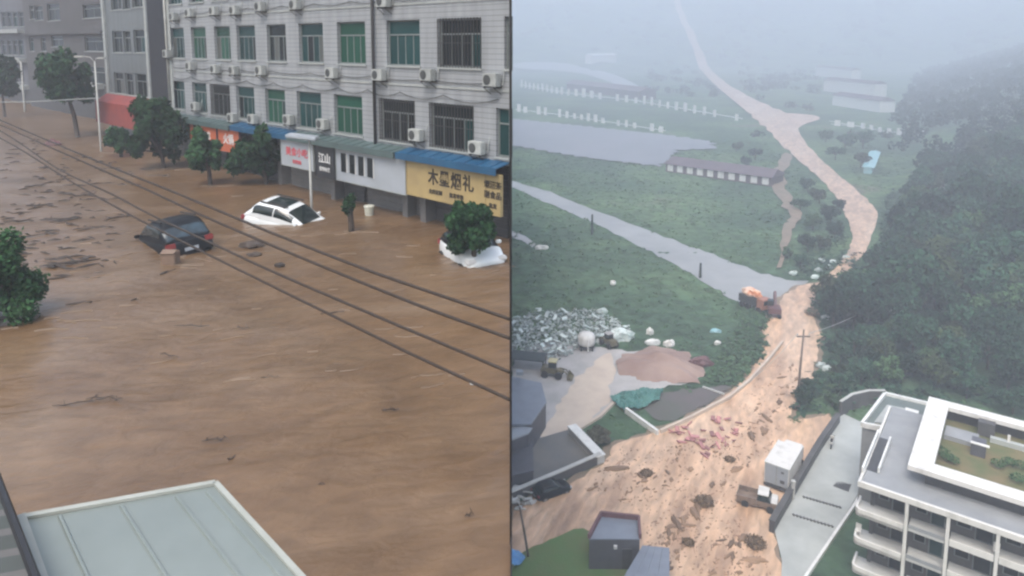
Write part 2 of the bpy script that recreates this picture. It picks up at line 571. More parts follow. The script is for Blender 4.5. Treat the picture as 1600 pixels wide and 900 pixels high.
def copy_tree(o, children):
    """Copy a thing and its parts; children = {object: [its children]}."""
    c = o.copy()
    COL.objects.link(c)
    for ch in children.get(o.name, ()):
        d = copy_tree(ch, children)
        d.parent = c
    return c

def child_map(root):
    out = {}
    def walk(o):
        ks = [c for c in COL.objects if c.parent == o]
        out[o.name] = ks
        for k in ks: walk(k)
    walk(root)
    return out

ORD = ['first', 'second', 'third', 'fourth', 'fifth', 'sixth', 'seventh', 'eighth', 'ninth', 'tenth', 'eleventh', 'twelfth',
       'thirteenth', 'fourteenth', 'fifteenth', 'sixteenth', 'seventeenth', 'eighteenth', 'nineteenth', 'twentieth',
       'twenty-first', 'twenty-second', 'twenty-third', 'twenty-fourth']

# ------------------------------------------------------------------ foliage
def leaf_cloud(rng, blobs, n, size, flat=0.0, fill=0.55):
    """n small leaf quads spread through ellipsoid blobs ((cx,cy,cz,rx,ry,rz), ...)."""
    B = np.array(blobs, dtype=float)
    wgt = B[:, 3] * B[:, 4] + B[:, 4] * B[:, 5] + B[:, 3] * B[:, 5]
    idx = rng.choice(len(B), n, p=wgt / wgt.sum())
    d = rng.normal(size=(n, 3))
    d /= np.linalg.norm(d, axis=1)[:, None]
    r = rng.uniform(fill, 1.0, n) ** 0.7 * rng.normal(1.0, 0.09, n)
    P = B[idx, :3] + d * B[idx, 3:6] * r[:, None]
    nrm = d + rng.normal(size=(n, 3)) * 0.7
    nrm[:, 2] += flat
    nrm /= np.linalg.norm(nrm, axis=1)[:, None]
    t = np.cross(nrm, rng.normal(size=(n, 3)))
    t /= np.linalg.norm(t, axis=1)[:, None] + 1e-9
    b = np.cross(nrm, t)
    s = size * rng.uniform(0.6, 1.35, n)[:, None]
    V = np.empty((n, 4, 3))
    V[:, 0] = P - t * s
    V[:, 1] = P - b * s * 0.55 + nrm * s * 0.12
    V[:, 2] = P + t * s
    V[:, 3] = P + b * s * 0.55 - nrm * s * 0.12
    return V.reshape(-1, 3), np.arange(n * 4).reshape(n, 4)

def crown_blobs(rng, c, r, k, sub=0.42, low=-0.8):
    out = []
    while len(out) < k:
        d = rng.normal(size=3)
        d /= np.linalg.norm(d)
        if d[2] < low: continue
        q = rng.uniform(0.35, 0.95)
        s = sub * rng.uniform(0.45, 1.15)
        out.append((c[0] + d[0] * r[0] * q, c[1] + d[1] * r[1] * q, c[2] + d[2] * r[2] * q, r[0] * s, r[1] * s, r[2] * s))
    return out

def tree_meshes(seed, trunk_h, cz, r, k, n, size, trunk_r=0.12, lean=(0, 0), sub=0.42, fill=0.55):
    rng = np.random.default_rng(seed)
    blobs = crown_blobs(rng, (lean[0], lean[1], cz), r, k, sub)
    V, F = leaf_cloud(rng, blobs, n, size, 0.3, fill)
    crown = np_mesh('crown', V, F)
    mb = MB()
    fork = max(trunk_h, cz - r[2] * 0.5)
    mb.tube([(0, 0, -1.2), (lean[0] * 0.3, lean[1] * 0.3, fork * 0.5), (lean[0] * 0.7, lean[1] * 0.7, fork)], [trunk_r * 1.2, trunk_r, trunk_r * 0.75], 8)
    for b in blobs[: min(9, len(blobs))]:
        mb.tube([(lean[0] * 0.6, lean[1] * 0.6, fork * 0.85), ((lean[0] * 0.6 + b[0]) / 2, (lean[1] * 0.6 + b[1]) / 2, (fork + b[2]) / 2 - 0.05 * r[2]), b[:3]],
                [trunk_r * 0.6, trunk_r * 0.4, trunk_r * 0.15], 5)
    return mb.mesh('trunk'), crown

def make_tree(name, label, loc, seed, trunk_h, cz, r, k, n, size, leaf, trunk_r=0.12, lean=(0, 0), group=None, cat='tree', sub=0.38, fill=0.5, rz=0):
    t = thing(name, label, cat, loc, rz, group)
    tm, cm = tree_meshes(seed, trunk_h, cz, r, k, n, size, trunk_r, lean, sub, fill)
    link('trunk', tm, 'bark', t, True)
    link('crown', cm, leaf, t)
    return t

# ================================================================== LEFT: the flooded street terrace
D0 = at_z(797, 381, 0.0).y
UX = Vector((-0.7427, 0.6697, 0)).normalized()       # along the street, away from the camera
UN = Vector((UX.y * -1, UX.x, 0))                      # towards the street
RZ = math.atan2(UX.y, UX.x)

class Facade:
    """A vertical street front: s metres along UX from its origin, y towards the street."""
    def __init__(f, o):
        f.o = Vector((o[0], o[1], 0))
    def sz(f, px, py, out=0.0):
        p = at_plane(px, py, f.o + UN * out, UN)
        return (p - f.o).dot(UX), p.z

FW = Facade((-0.02, D0))

# flooded street surface and the terrace it stands on
def grid_sheet(xs, ys, zf):
    V = np.array([(x, y, zf(x, y)) for y in ys for x in xs])
    nx = len(xs)
    F = np.array([(j * nx + i, j * nx + i + 1, (j + 1) * nx + i + 1, (j + 1) * nx + i) for j in range(len(ys) - 1) for i in range(nx - 1)])
    return V, F

def wave(x, y):
    a = 0.035 * math.sin(0.9 * x + 0.35 * y + 1.3 * math.sin(0.21 * y)) + 0.025 * math.sin(1.7 * y - 0.6 * x + 1.1 * math.sin(0.33 * x))
    return a * sstep(0, 3, -x) - 0.03
xs = sorted(set([-0.02] + list(np.linspace(-0.5, -45, 110)) + list(np.linspace(-46, -170, 40))))
ys = list(np.linspace(-14, 60, 130)) + list(np.linspace(62, 150, 40))
V, F = grid_sheet(xs, ys, wave)
o = link('flood_water', np_mesh('flood_water', V, F), 'flood', None, True)
tag(o, 'brown flood water filling the street from wall to wall', kind='structure')
mb = MB()
mb.bb(-170, -0.03, -14, 150, -60, -1.0)
tag(mb.build('street_ground', 'retaining'), 'concrete ground of the flooded street', kind='structure')
mb = MB()
mb.bb(-0.026, -0.004, -14, D0 - 0.01, -60, 0.10)
mb.bb(-0.026, -0.004, D0 + 0.01, 150, -60, -0.5)
tag(mb.build('flood_barrier_wall', 'black_steel'), 'thin black barrier along the street edge', kind='structure')

# ---------------------------------------------------------------- white tiled building
def opening_wall(mb, s0, s1, z0, z1, ops, dep):
    """Front sheet at y = 0 with rectangular openings and their reveals."""
    ss = sorted(set([s0, s1] + [a for o in ops for a in o[:2]]))
    zs = sorted(set([z0, z1] + [a for o in ops for a in o[2:4]]))
    for i in range(len(ss) - 1):
        for j in range(len(zs) - 1):
            a, b, c, d = ss[i], ss[i + 1], zs[j], zs[j + 1]
            sm, zm = (a + b) / 2, (c + d) / 2
            if any(o[0] < sm < o[1] and o[2] < zm < o[3] for o in ops):
                continue
            mb.quad((a, 0, c), (a, 0, d), (b, 0, d), (b, 0, c))
    for a, b, c, d in ops:
        mb.quad((a, 0, c), (a, -dep, c), (a, -dep, d), (a, 0, d))
        mb.quad((b, 0, c), (b, 0, d), (b, -dep, d), (b, -dep, c))
        mb.quad((a, 0, c), (b, 0, c), (b, -dep, c), (a, -dep, c))
        mb.quad((a, 0, d), (a, -dep, d), (b, -dep, d), (b, 0, d))

UNIT = MB().box((0, 0, 0), (1, 1, 1)).mesh('pane')
UNIT_MESH = {}
def unit(name, m):
    k = (name, m)
    if k not in UNIT_MESH:
        me = UNIT.copy()
        me.name = name
        me.materials.append(M[m])
        UNIT_MESH[k] = me
    return UNIT_MESH[k]

def unit_part(name, m, parent, x0, x1, y0, y1, z0, z1):
    o = bpy.data.objects.new(name, unit(name, m))
    COL.objects.link(o)
    o.parent = parent
    o.location = ((x0 + x1) / 2, (y0 + y1) / 2, (z0 + z1) / 2)
    o.scale = (x1 - x0, y1 - y0, z1 - z0)
    return o

win_rg = random.Random(17)
M['curtain'] = mat('pale curtain behind glass', (0.07, 0.075, 0.07), (0.05, 0.055, 0.05), 2, rough=0.3, stretch=(6, 6, 0.4))
def window(parent, s0, s1, z0, z1, glass, dep=0.2, nlow=2, tran=0.68, grille=False, fw=0.06, fm='frame', sill=True, lab=None):
    w_, h_ = s1 - s0, z1 - z0
    y0, y1 = -dep + 0.002, -dep + 0.062
    zt = z0 + h_ * tran
    mb = MB()
    mb.bb(s0, s0 + fw, y0, y1, z0, z1); mb.bb(s1 - fw, s1, y0, y1, z0, z1)
    mb.bb(s0 + fw, s1 - fw, y0, y1, z0, z0 + fw); mb.bb(s0 + fw, s1 - fw, y0, y1, z1 - fw, z1)
    if tran < 1: mb.bb(s0 + fw, s1 - fw, y0, y1 + 0.01, zt - fw / 2, zt + fw / 2)
    xs_ = [s0 + fw + (w_ - 2 * fw) * k / nlow for k in range(nlow + 1)]
    for x in xs_[1:-1]:
        mb.bb(x - fw * 0.4, x + fw * 0.4, y0, y1 - 0.01, z0 + fw, zt - fw / 2 if tran < 1 else z1 - fw)
    fr = mb.build('window', fm, parent, fix=False)
    if lab: fr['label'] = lab
    for k in range(nlow):
        g_k = glass if win_rg.random() < 0.8 else win_rg.choice(['glass_dark', 'glass_teal', 'curtain'])
        unit_part('pane', g_k, fr, xs_[k], xs_[k + 1], y0 + 0.012, y0 + 0.03, z0 + fw, (zt if tran < 1 else z1 - fw))
    if tran < 1:
        unit_part('transom_pane', glass, fr, s0 + fw, s1 - fw, y0 + 0.013, y0 + 0.031, zt, z1 - fw)
    if sill:
        unit_part('sill', 'trim', fr, s0 - 0.06, s1 + 0.06, -dep + 0.07, 0.07, z0 - 0.07, z0 - 0.003)
    if grille:
        g = MB()
        nb = max(5, int(w_ / 0.16))
        for k in range(nb + 1):
            x = s0 + w_ * k / nb
            g.bb(x - 0.012, x + 0.012, 0.03, 0.054, z0, z1)
        for q in (0.05, 0.5, 0.95):
            g.bb(s0 - 0.02, s1 + 0.02, 0.056, 0.076, z0 + h_ * q - 0.012, z0 + h_ * q + 0.012)
        g.build('security_bars', 'grille', fr, fix=False)
    return fr

S_END = FW.sz(262, 60)[0]
bld = thing('tiled_building', 'long white tiled building with three rows of windows above flooded shops', 'building', FW.o, RZ)
ROWS = {'mid': (6.45, 8.35), 'low': (3.2, 5.02), 'top': (9.8, 11.7)}
WIN = {
 'mid': [(788, 799, 'glass_teal', 0), (685, 752, 'glass_dark', 1), (604, 656, 'glass_teal', 0), (527, 571, 'glass_green', 0), (467, 505, 'glass_teal', 0),
         (417, 447, 'glass_dark', 0), (370, 399, 'glass_teal', 0), (335, 360, 'glass_green', 0), (299, 322, 'glass_green', 0), (267, 288, 'glass_teal', 0)],
 'low': [(775, 799, 'glass_teal', 0), (672, 740, 'glass_dark', 1), (594, 648, 'glass_dark', 1), (522, 566, 'glass_green', 0), (464, 502, 'glass_teal', 0),
         (415, 446, 'glass_green', 0), (370, 398, 'glass_teal', 0), (331, 360, 'glass_dark', 1), (302, 324, 'glass_teal', 0), (270, 290, 'glass_teal', 0)],
}
WIN['top'] = WIN['mid']
ops, specs = [], []
for row in ('mid', 'low', 'top'):
    z0, z1 = ROWS[row]
    for a, b, g, gr in WIN[row]:
        ym = {'mid': 67, 'low': 170, 'top': 67}[row]
        s1 = FW.sz(a, ym)[0]
        s0 = max(0.12, FW.sz(b, ym)[0])
        ops.append((s0, s1, z0, z1))
        specs.append((s0, s1, z0, z1, g, gr, row))
mb = MB()
opening_wall(mb, 0.0, S_END, 2.9, 13.4, ops, 0.2)
# end walls, back and roof of the block
SK = 11 * UX.y / -UN.y                                   # the end wall runs straight back from the street corner
mb.quad((0, 0, -1), (0, 0, 13.4), (SK, -11, 13.4), (SK, -11, -1))
mb.quad((S_END, 0, -1), (S_END, -11, -1), (S_END, -11, 13.4), (S_END, 0, 13.4))
mb.quad((SK, -11, -1), (SK, -11, 13.4), (S_END, -11, 13.4), (S_END, -11, -1))
mb.build('wall', 'tile', bld, fix=False)
mb = MB()
mb.prism([(0.3, -0.2), (S_END - 0.01, -0.2), (S_END - 0.01, -10.9), (SK + 0.05, -10.9)], 13.0, 13.2)
mb.build('roof', 'terrace', bld)
mb = MB()
mb.prism([(0.95, -0.9), (S_END - 0.02, -0.9), (S_END - 0.02, -6.0), (SK * 6 / 11 + 0.1, -6.0)], -1, 13)           # dark rooms behind the glass
mb.build('interior', 'shutter', bld)
for s0, s1, z0, z1, g, gr, row in specs:
    wide = s1 - s0
    window(bld, s0, s1, z0, z1, g, nlow=(4 if wide > 1.9 else 2) if wide > 0.9 else 1, grille=bool(gr))
# floor bands, corner strip and rain pipes
mb = MB()
for z in (5.62, 8.95, 12.2):
    mb.bb(0.0, S_END, 0.002, 0.035, z, z + 0.09)
mb.build('floor_band', 'trim', bld)
mb = MB()
mb.bb(S_END - 0.55, S_END - 0.02, 0.003, 0.06, 2.9, 13.4)
mb.build('corner_strip', 'trim', bld)
for px, m in ((588, 'grille'), (258.0, 'pole_white')):
    s = FW.sz(px, 120)[0] if px > 262 else S_END - 0.12
    MB().tube([(s, 0.14, 2.95), (s, 0.14, 13.3)], 0.07, 8).build('rain_pipe', m, bld, smooth=True)
cab_rg = random.Random(2)
for z, sag in ((5.95, 0.10), (9.25, 0.14), (5.35, 0.22)):
    pts, s = [], 0.6
    while s < S_END - 1:
        L = cab_rg.uniform(2.2, 4.0)
        for k in range(6):
            u = k / 6
            pts.append((min(s + L * u, S_END - 0.7), 0.06, z - sag * 4 * u * (1 - u)))
        s += L
    MB().tube(pts, 0.018, 5).build('wall_cable', 'ac_dark', bld)
MB().bb(0.0, 0.05, 0.003, 0.06, 2.0, 13.4).build('edge_strip', 'black_steel', bld)
# shop level: pillars and shutters behind the water line
mb = MB()
mb.bb(0.6, S_END, -0.62, -0.60, -1, 2.9)
mb.build('shop_back_wall', 'shutter', bld)
marks = [660, 632, 520, 438, 372, 300]
for px in marks:
    s = FW.sz(px, 300)[0]
    MB().bb(s - 0.17, s + 0.17, -0.59, -0.01, -1, 2.89).build('pillar', 'shutter_grey', bld)
for a, b, m in ((797, 668, 'shutter'), (655, 636, 'shutter_grey'), (628, 560, 'shutter_grey'), (555, 524, 'shutter'), (516, 442, 'shutter_grey'), (434, 376, 'shutter'), (368, 304, 'shutter')):
    s0, s1 = max(0.65, FW.sz(a, 300)[0]), FW.sz(b, 300)[0]
    mb = MB()
    k = 0
    z = -0.9
    while z < 2.7:
        mb.bb(s0, s1, -0.56, -0.52 + 0.02 * (k % 2), z, z + 0.115)
        z += 0.12; k += 1
    mb.build('roller_shutter', m, bld, fix=False)

# ---------------------------------------------------------------- air conditioners
def ac_unit():
    t = thing('air_conditioner', '', 'air conditioner', (0, 0, 0), 0, 'air conditioner units on the tiled front')
    MB().bb(-0.41, 0.41, 0.12, 0.44, -0.28, 0.28).build('casing', 'ac_white', t, bevel=0.025)
    g = MB()
    pts = [(0.22 * math.cos(a * math.pi / 9), 0.22 * math.sin(a * math.pi / 9)) for a in range(18)]
    g.add([(0.12 + x, 0.448, z) for x, z in pts] + [(0.12, 0.46, 0)], [(i, (i + 1) % 18, 18) for i in range(18)])
    g.build('fan_grille', 'ac_dark', t)
    b = MB()
    for x in (-0.3, 0.3):
        b.bb(x - 0.02, x + 0.02, 0.0, 0.45, -0.34, -0.29)
        b.tube([(x, 0.02, -0.62), (x, 0.42, -0.34)], 0.015, 5)
    b.build('bracket', 'grille', t)
    MB().tube([(-0.42, 0.2, -0.1), (-0.5, 0.12, -0.2), (-0.52, 0.06, 0.3), (-0.5, -0.02, 0.5)], 0.025, 6).build('hose', 'trim', t)
    return t
proto = ac_unit()
cm = child_map(proto)
AC = {'top': [(270, 26), (295, 20), (333, 17), (365, 16), (405, 10), (460, 7), (598, 2)],
      'middle': [(260, 84), (296, 103), (335, 108), (364, 110), (406, 110), (517, 114), (591, 117), (667, 117), (767, 125)],
      'lowest': [(304, 166), (362, 184), (394, 186), (450, 187), (503, 194), (649, 211), (744, 231)]}
rows_txt = {'top': 'in the highest row, above the upper windows', 'middle': 'in the row between the two window rows', 'lowest': 'in the lowest row, just above the awnings'}
first = True
for row, lst in AC.items():
    for i, (px, py) in enumerate(lst[::-1]):
        s, z = FW.sz(px, py, 0.28)
        a = proto if first else copy_tree(proto, cm)
        a.scale = (0.86, 0.9, 0.86)
        first = False
        a.location = FW.o + UX * s + Vector((0, 0, z))
        a.rotation_euler = (0, 0, RZ)
        a['label'] = f'white air conditioner, {ORD[i]} from the right {rows_txt[row]}'

# ---------------------------------------------------------------- awnings, signs
def on_front(name, label, cat, px, py, out=0.0, group=None):
    s, z = FW.sz(px, py, out)
    return thing(name, label, cat, FW.o + UX * s + UN * out + Vector((0, 0, z)), RZ, group), s, z

def awning(name, label, pa, pb, m, z_in, z_out, dep):
    s0, s1 = FW.sz(pa, 215)[0], FW.sz(pb, 230)[0]
    s0 = max(s0, 0.06)
    t = thing(name, label, 'awning', FW.o + UX * s0, RZ)
    L = s1 - s0
    mb = MB()
    n = max(6, int(L / 0.32))
    top = [(L * i / n, 0.0) for i in range(n + 1)]
    th = 0.03
    for i in range(n):
        a, b = L * i / n, L * (i + 1) / n
        k = 0.02 * (i % 2)
        mb.add([(a, 0.01, z_in + k), (b - 0.01, 0.01, z_in + k), (b - 0.01, dep, z_out + k), (a, dep, z_out + k),
                (a, 0.01, z_in - th), (b - 0.01, 0.01, z_in - th), (b - 0.01, dep, z_out - th), (a, dep, z_out - th)],
               [(0, 1, 2, 3), (7, 6, 5, 4), (3, 2, 6, 7), (0, 3, 7, 4), (1, 5, 6, 2), (0, 4, 5, 1)])
    mb.build('sheet', m, t)
    MB().bb(0, L, dep + 0.004, dep + 0.04, z_out - 0.26, z_out + 0.01).build('fascia', m, t)
    return t
awning('sheet_awning', 'deep blue sheet awning above the yellow shop signs', 797, 640, 'blue_awning', 3.05, 2.92, 0.75)
awning('sheet_awning', 'grey green sheet awning above the pale sign with four dark panels', 637, 470, 'grey_awning', 3.02, 2.9, 0.75)
awning('sheet_awning', 'blue grey sheet awning above the white sign with red characters', 468, 380, 'blue_awning', 3.0, 2.88, 0.7)
awning('sheet_awning', 'far grey sheet awning behind the street trees', 377, 268, 'grey_awning', 2.95, 2.83, 0.7)

def text_mesh(body, size, ext=0.01, align='CENTER'):
    cu = bpy.data.curves.new('lettering', 'FONT')
    cu.body = body
    cu.size = size
    cu.extrude = ext
    cu.align_x = align
    cu.align_y = 'CENTER'
    cu.resolution_u = 3
    cu.offset = size * 0.017
    ob = bpy.data.objects.new('lettering', cu)
    COL.objects.link(ob)
    dg = bpy.context.evaluated_depsgraph_get()
    me = bpy.data.meshes.new_from_object(ob.evaluated_get(dg))
    bpy.data.objects.remove(ob)
    bpy.data.curves.remove(cu)
    me.name = 'lettering'
    return me

LET = Matrix(((-1, 0, 0, 0), (0, 0, 1, 0), (0, 1, 0, 0), (0, 0, 0, 1)))   # text X -> -s, Y -> up, Z -> street
def lettering(parent, body, size, x, y, z, m, sx=1.0):
    me = text_mesh(body, size)
    o = link('lettering', me, m, parent)
    o.matrix_local = Matrix.Translation((x, y, z)) @ LET @ Matrix.Diagonal((sx, 1, 1, 1))
    return o

def sign(label, pa, pb, z0, z1, m, out=0.55, th=0.12, edge=None):
    s0, s1 = max(0.06, FW.sz(pa, 270, out)[0]), FW.sz(pb, 270, out)[0]
    t = thing('shop_sign', label, 'sign', FW.o + UX * s0 + UN * out + Vector((0, 0, z0)), RZ)
    L, H = s1 - s0, z1 - z0
    MB().bb(0, L, -th, 0, 0, H).build('board', m, t, bevel=0.008)
    fr = MB()
    e = 0.035
    fr.bb(-e, L + e, -th, 0.02, -e, -0.001); fr.bb(-e, L + e, -th, 0.02, H + 0.001, H + e)
    fr.bb(-e, -0.001, -th, 0.02, 0, H); fr.bb(L + 0.001, L + e, -th, 0.02, 0, H)
    fr.build('edge_frame', edge or 'trim', t, fix=False)
    return t, L, H
ys_, L, H = sign('yellow shop sign with four large black characters', 757, 636, 1.22, 2.62, 'sign_yellow', edge='sign_yellow')
for i, ch in enumerate('木墨烟礼'):
    lettering(ys_, ch, 0.68, L - 1.62 - i * 0.66, 0.012, 0.86, 'letter_black', 0.9)
lettering(ys_, '全屋定制', 0.2, L - 1.75, 0.012, 0.30, 'letter_black')
lettering(ys_, '批发零售', 0.2, L - 2.95, 0.012, 0.30, 'letter_black')
ys2, L, H = sign('narrow yellow shop sign with two lines of small black characters', 796, 759, 1.15, 2.62, 'sign_yellow', edge='sign_yellow')
lettering(ys2, '烟酒茶', 0.30, L * 0.5, 0.012, 1.08, 'letter_black')
lettering(ys2, '副食品', 0.30, L * 0.5, 0.012, 0.70, 'letter_black')
lettering(ys2, '批发', 0.2, L * 0.5, 0.012, 0.3, 'letter_black')
ws, L, H = sign('pale lilac shop sign with a row of four dark panels', 633, 526, 1.15, 2.62, 'sign_white')
for i in range(4):
    c = L - 0.62 - i * 0.66
    unit_part('panel', 'glass_dark', ws, c - 0.21, c + 0.21, 0.004, 0.03, 0.42, 1.27)
    unit_part('panel_edge', 'letter_white', ws, c - 0.25, c - 0.215, 0.004, 0.035, 0.40, 1.29)
bs, L, H = sign('black shop sign with white characters beside the lamp post', 522, 494, 1.15, 2.6, 'sign_black', out=0.62, edge='sign_black')
lettering(bs, '江山', 0.5, L * 0.5, 0.012, 0.85, 'letter_white')
lettering(bs, '窗帘布艺', 0.22, L * 0.5, 0.012, 0.35, 'letter_white')
rs, L, H = sign('white shop sign with pinkish red characters', 490, 441, 1.3, 2.55, 'sign_white')
lettering(rs, '美食小吃', 0.46, L * 0.5, 0.012, 0.72, 'letter_red', 1.1)
lettering(rs, '欢迎光临', 0.2, L * 0.5, 0.012, 0.25, 'letter_red')
os1, L, H = sign('orange shop sign between the second and third street trees', 376, 344, 1.3, 2.6, 'orange', edge='dark_red')
lettering(os1, '火锅', 0.62, L * 0.5, 0.012, 0.7, 'letter_white')
os3, L, H = sign('narrow orange shop sign behind the round tree on a thick bare stem', 341, 312, 1.5, 2.55, 'orange', edge='dark_red')
lettering(os3, '面馆', 0.5, L * 0.5, 0.012, 0.5, 'letter_white')
os2, L, H = sign('orange shop sign showing above the tallest round tree', 306, 278, 1.6, 2.6, 'orange', edge='dark_red')
lettering(os2, '超市', 0.5, L * 0.5, 0.012, 0.5, 'letter_white')

# ---------------------------------------------------------------- farther buildings along the street
def street_block(name, label, fac, pa, pb, depth, height, wm, wins, side=None, glass='glass_dark', band=None):
    s0, s1 = fac.sz(pa, 90)[0], fac.sz(pb, 90)[0]
    t = thing(name, label, 'building', fac.o + UX * s0, RZ)
    L = s1 - s0
    ops_ = []
    for a, b, c, d in wins:
        sa, z1 = fac.sz(b, c)
        sb, z0 = fac.sz(a, d)
        ops_.append((max(0.1, sa - s0), min(L - 0.1, sb - s0), z0, z1))
    mb = MB()
    opening_wall(mb, 0, L, -1, height, ops_, 0.2)
    mb.quad((L, 0, -1), (L, -depth, -1), (L, -depth, height), (L, 0, height))
    mb.quad((0, -depth, -1), (0, -depth, height), (L, -depth, height), (L, -depth, -1))
    mb.build('wall', wm, t, fix=False)
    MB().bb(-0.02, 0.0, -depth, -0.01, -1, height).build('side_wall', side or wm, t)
    MB().bb(-0.1, L + 0.1, -depth, 0.15, height + 0.003, height + 0.25).build('roof', 'terrace', t)
    MB().bb(0.05, L - 0.05, -depth + 0.1, -0.9, -1, height - 0.1).build('interior', 'shutter', t)
    for o_ in ops_:
        w_ = o_[1] - o_[0]
        window(t, *o_, glass, nlow=2 if w_ > 1.1 else 1, sill=w_ > 0.9)
    return t, s0, L

FG = Facade(at_depth(234, 150, 53.0).xy)
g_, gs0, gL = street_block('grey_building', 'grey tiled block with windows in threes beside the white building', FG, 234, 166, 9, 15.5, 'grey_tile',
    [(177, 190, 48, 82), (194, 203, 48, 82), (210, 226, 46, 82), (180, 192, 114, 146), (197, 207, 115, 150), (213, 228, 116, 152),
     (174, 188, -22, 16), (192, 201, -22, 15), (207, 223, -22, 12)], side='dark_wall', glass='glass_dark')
MB().bb(gL - 0.5, gL, 0.003, 0.15, -1, 15.4).build('corner_strip', 'trim', g_)
MB().bb(0, 0.4, 0.003, 0.12, -1, 15.4).build('corner_strip', 'trim', g_)
FB = Facade(at_depth(165, 150, 66.0).xy)
b_, bs0, bL = street_block('mauve_building', 'mauve grey block with few dark windows beyond the grey tiled block', FB, 166, 42, 10, 17.5, 'brown_wall',
    [(47, 53, 8, 30), (55, 66, 8, 32), (75, 92, 4, 33), (130, 160, 4, 29), (47, 52, 58, 80), (65, 71, 58, 80), (81, 98, 56, 73), (133, 163, 57, 80), (137, 163, 105, 130), (60, 66, 105, 128), (90, 104, 100, 126)],
    glass='glass_dark')
mb = MB()
z = FB.sz(120, 53)[1]
mb.bb(0, bL, 0.003, 0.35, z, z + 0.25)
mb.build('ledge', 'brown_wall', b_)
s0, z0 = FB.sz(150, 182); s1, z1 = FB.sz(42, 158)
MB().bb(0.3, bL - 0.3, 0.004, 0.08, -1, 3.0).build('shopfront', 'shutter', b_)
mb = MB()
sA, zA = FB.sz(163, 131); sB, _ = FB.sz(137, 131)
mb.bb(sA - bs0, sB - bs0, 0.004, 0.9, zA - 0.5, zA)
mb.build('balcony', 'trim', b_)
FL = Facade(at_depth(45, 150, 86.0).xy)
wins = [(3 + i * 9, 9 + i * 9, y, y + 24) for i in range(4) for y in (18, 62, 104)]
l_, ls0, lL = street_block('pale_building', 'pale lilac block at the far end of the street', FL, 46, -60, 10, 14.0, 'pale_wall', wins + [(-22, -8, 18, 44), (-45, -30, 18, 44)])
mb = MB()
for y in (52, 96, 136):
    z = FL.sz(20, y)[1]
    mb.bb(1.0, lL - 1.0, 0.004, 0.8, z, z + 0.5)
mb.build('balcony', 'trim', l_)
MB().bb(0.3, lL - 0.3, 0.004, 0.06, -1, 2.2).build('shopfront', 'shutter', l_)

# red cloth awning on the grey block
s0, z1 = FG.sz(212, 156, 1.2); s1, z0 = FG.sz(150, 190, 1.2)
t = thing('shop_awning', 'red cloth awning over the flooded shop of the grey block', 'awning', FG.o + UX * s0, RZ)
mb = MB()
n = 8
for i in range(n):
    a, b = (s1 - s0) * i / n, (s1 - s0) * (i + 1) / n
    mb.add([(a, 0.2, z1), (b, 0.2, z1), (b, 1.15, z1 - 0.55), (a, 1.15, z1 - 0.55), (a, 1.2, z0), (b, 1.2, z0)], [(0, 1, 2, 3), (3, 2, 5, 4)])
mb.build('cloth', 'red', t, fix=False)
MB().bb(0, s1 - s0, 0.02, 0.2, z1 + 0.02, z1 + 0.1).build('top_bar', 'trim', t)

# ---------------------------------------------------------------- street lamps, poles, cables
def street_lamp(px, base_y, top_y, label, arms, head='arm', r=0.06):
    p = at_z(px, base_y, 0.0)
    top = at_depth(px, top_y, p.y).z
    t = thing('street_lamp', label, 'street lamp', (p.x, p.y, 0), 0, 'street lamps along the flooded street')
    MB().tube([(0, 0, -1), (0, 0, 0.6), (0, 0, top)], [r * 1.3, r * 1.15, r * 0.8], 8).build('post', 'pole_white', t, smooth=True)
    for dx, dz, hw in arms:
        MB().tube([(0, 0, top - 0.05), (dx * 0.35, 0, top + dz * 0.8), (dx, 0, top + dz)], r * 0.5, 6).build('arm', 'pole_white', t, smooth=True)
        MB().box((dx + math.copysign(hw * 0.4, dx), 0, top + dz - 0.03), (hw, 0.26, 0.12)).build('lamp_head', 'pole_white', t, bevel=0.03)
    return t
street_lamp(158, 236, 96, 'white double-armed street lamp in front of the red awning', [(-0.8, 0.35, 0.6), (0.3, 0.25, 0.5)])
street_lamp(39, 174, 96, 'white street lamp at the far end of the flooded street', [(-0.9, 0.4, 0.8)], r=0.09)
t = street_lamp(487, 330, 218, 'short white street lamp with a wide flat head behind the white car', [], r=0.055)
zt = at_depth(487, 218, at_z(487, 330, 0).y).z
MB().box((-0.28, 0, zt + 0.12), (1.35, 0.7, 0.16), Matrix.Rotation(0.12, 3, 'Y')).build('lamp_head', 'sign_white', t, bevel=0.05)
MB().tube([(0, 0, zt), (0.02, 0.05, zt + 0.1)], 0.05, 6).build('neck', 'pole_white', t)

mast = thing('cable_mast', 'slim black mast on the street edge holding the four cables', 'mast', (-0.018, 9.6, 0))
MB().bb(-0.016, 0.016, -0.02, 0.02, -1.0, 11.5).build('post', 'black_steel', mast)
mb = MB()
pole_far = Vector((-27.5, 36.5, 0))
a0 = Vector((-0.034, 9.6, 0))
ln = (pole_far - a0); ln.z = 0
nrm = Vector((ln.y, -ln.x, 0)).normalized()
CAB = [
 ([(797, 625), (640, 552), (400, 435), (330, 400), (230, 350), (192, 330), (112, 285), (62, 252), (20, 226)], 'lowest of the four dark cables sagging across the flooded street'),
 ([(797, 582), (620, 507), (425, 425), (340, 384), (232, 335), (175, 302), (92, 268), (25, 218)], 'second lowest of the four dark cables sagging across the flooded street'),
 ([(797, 529), (660, 480), (522, 424), (397, 372), (300, 330), (232, 297), (140, 258), (25, 206)], 'second highest of the four dark cables, passing just below the white car'),
 ([(797, 499), (690, 462), (580, 425), (432, 367), (390, 350), (265, 297), (150, 252), (25, 198)], 'highest of the four dark cables, touching the foot of the white car'),
]
insul = MB()
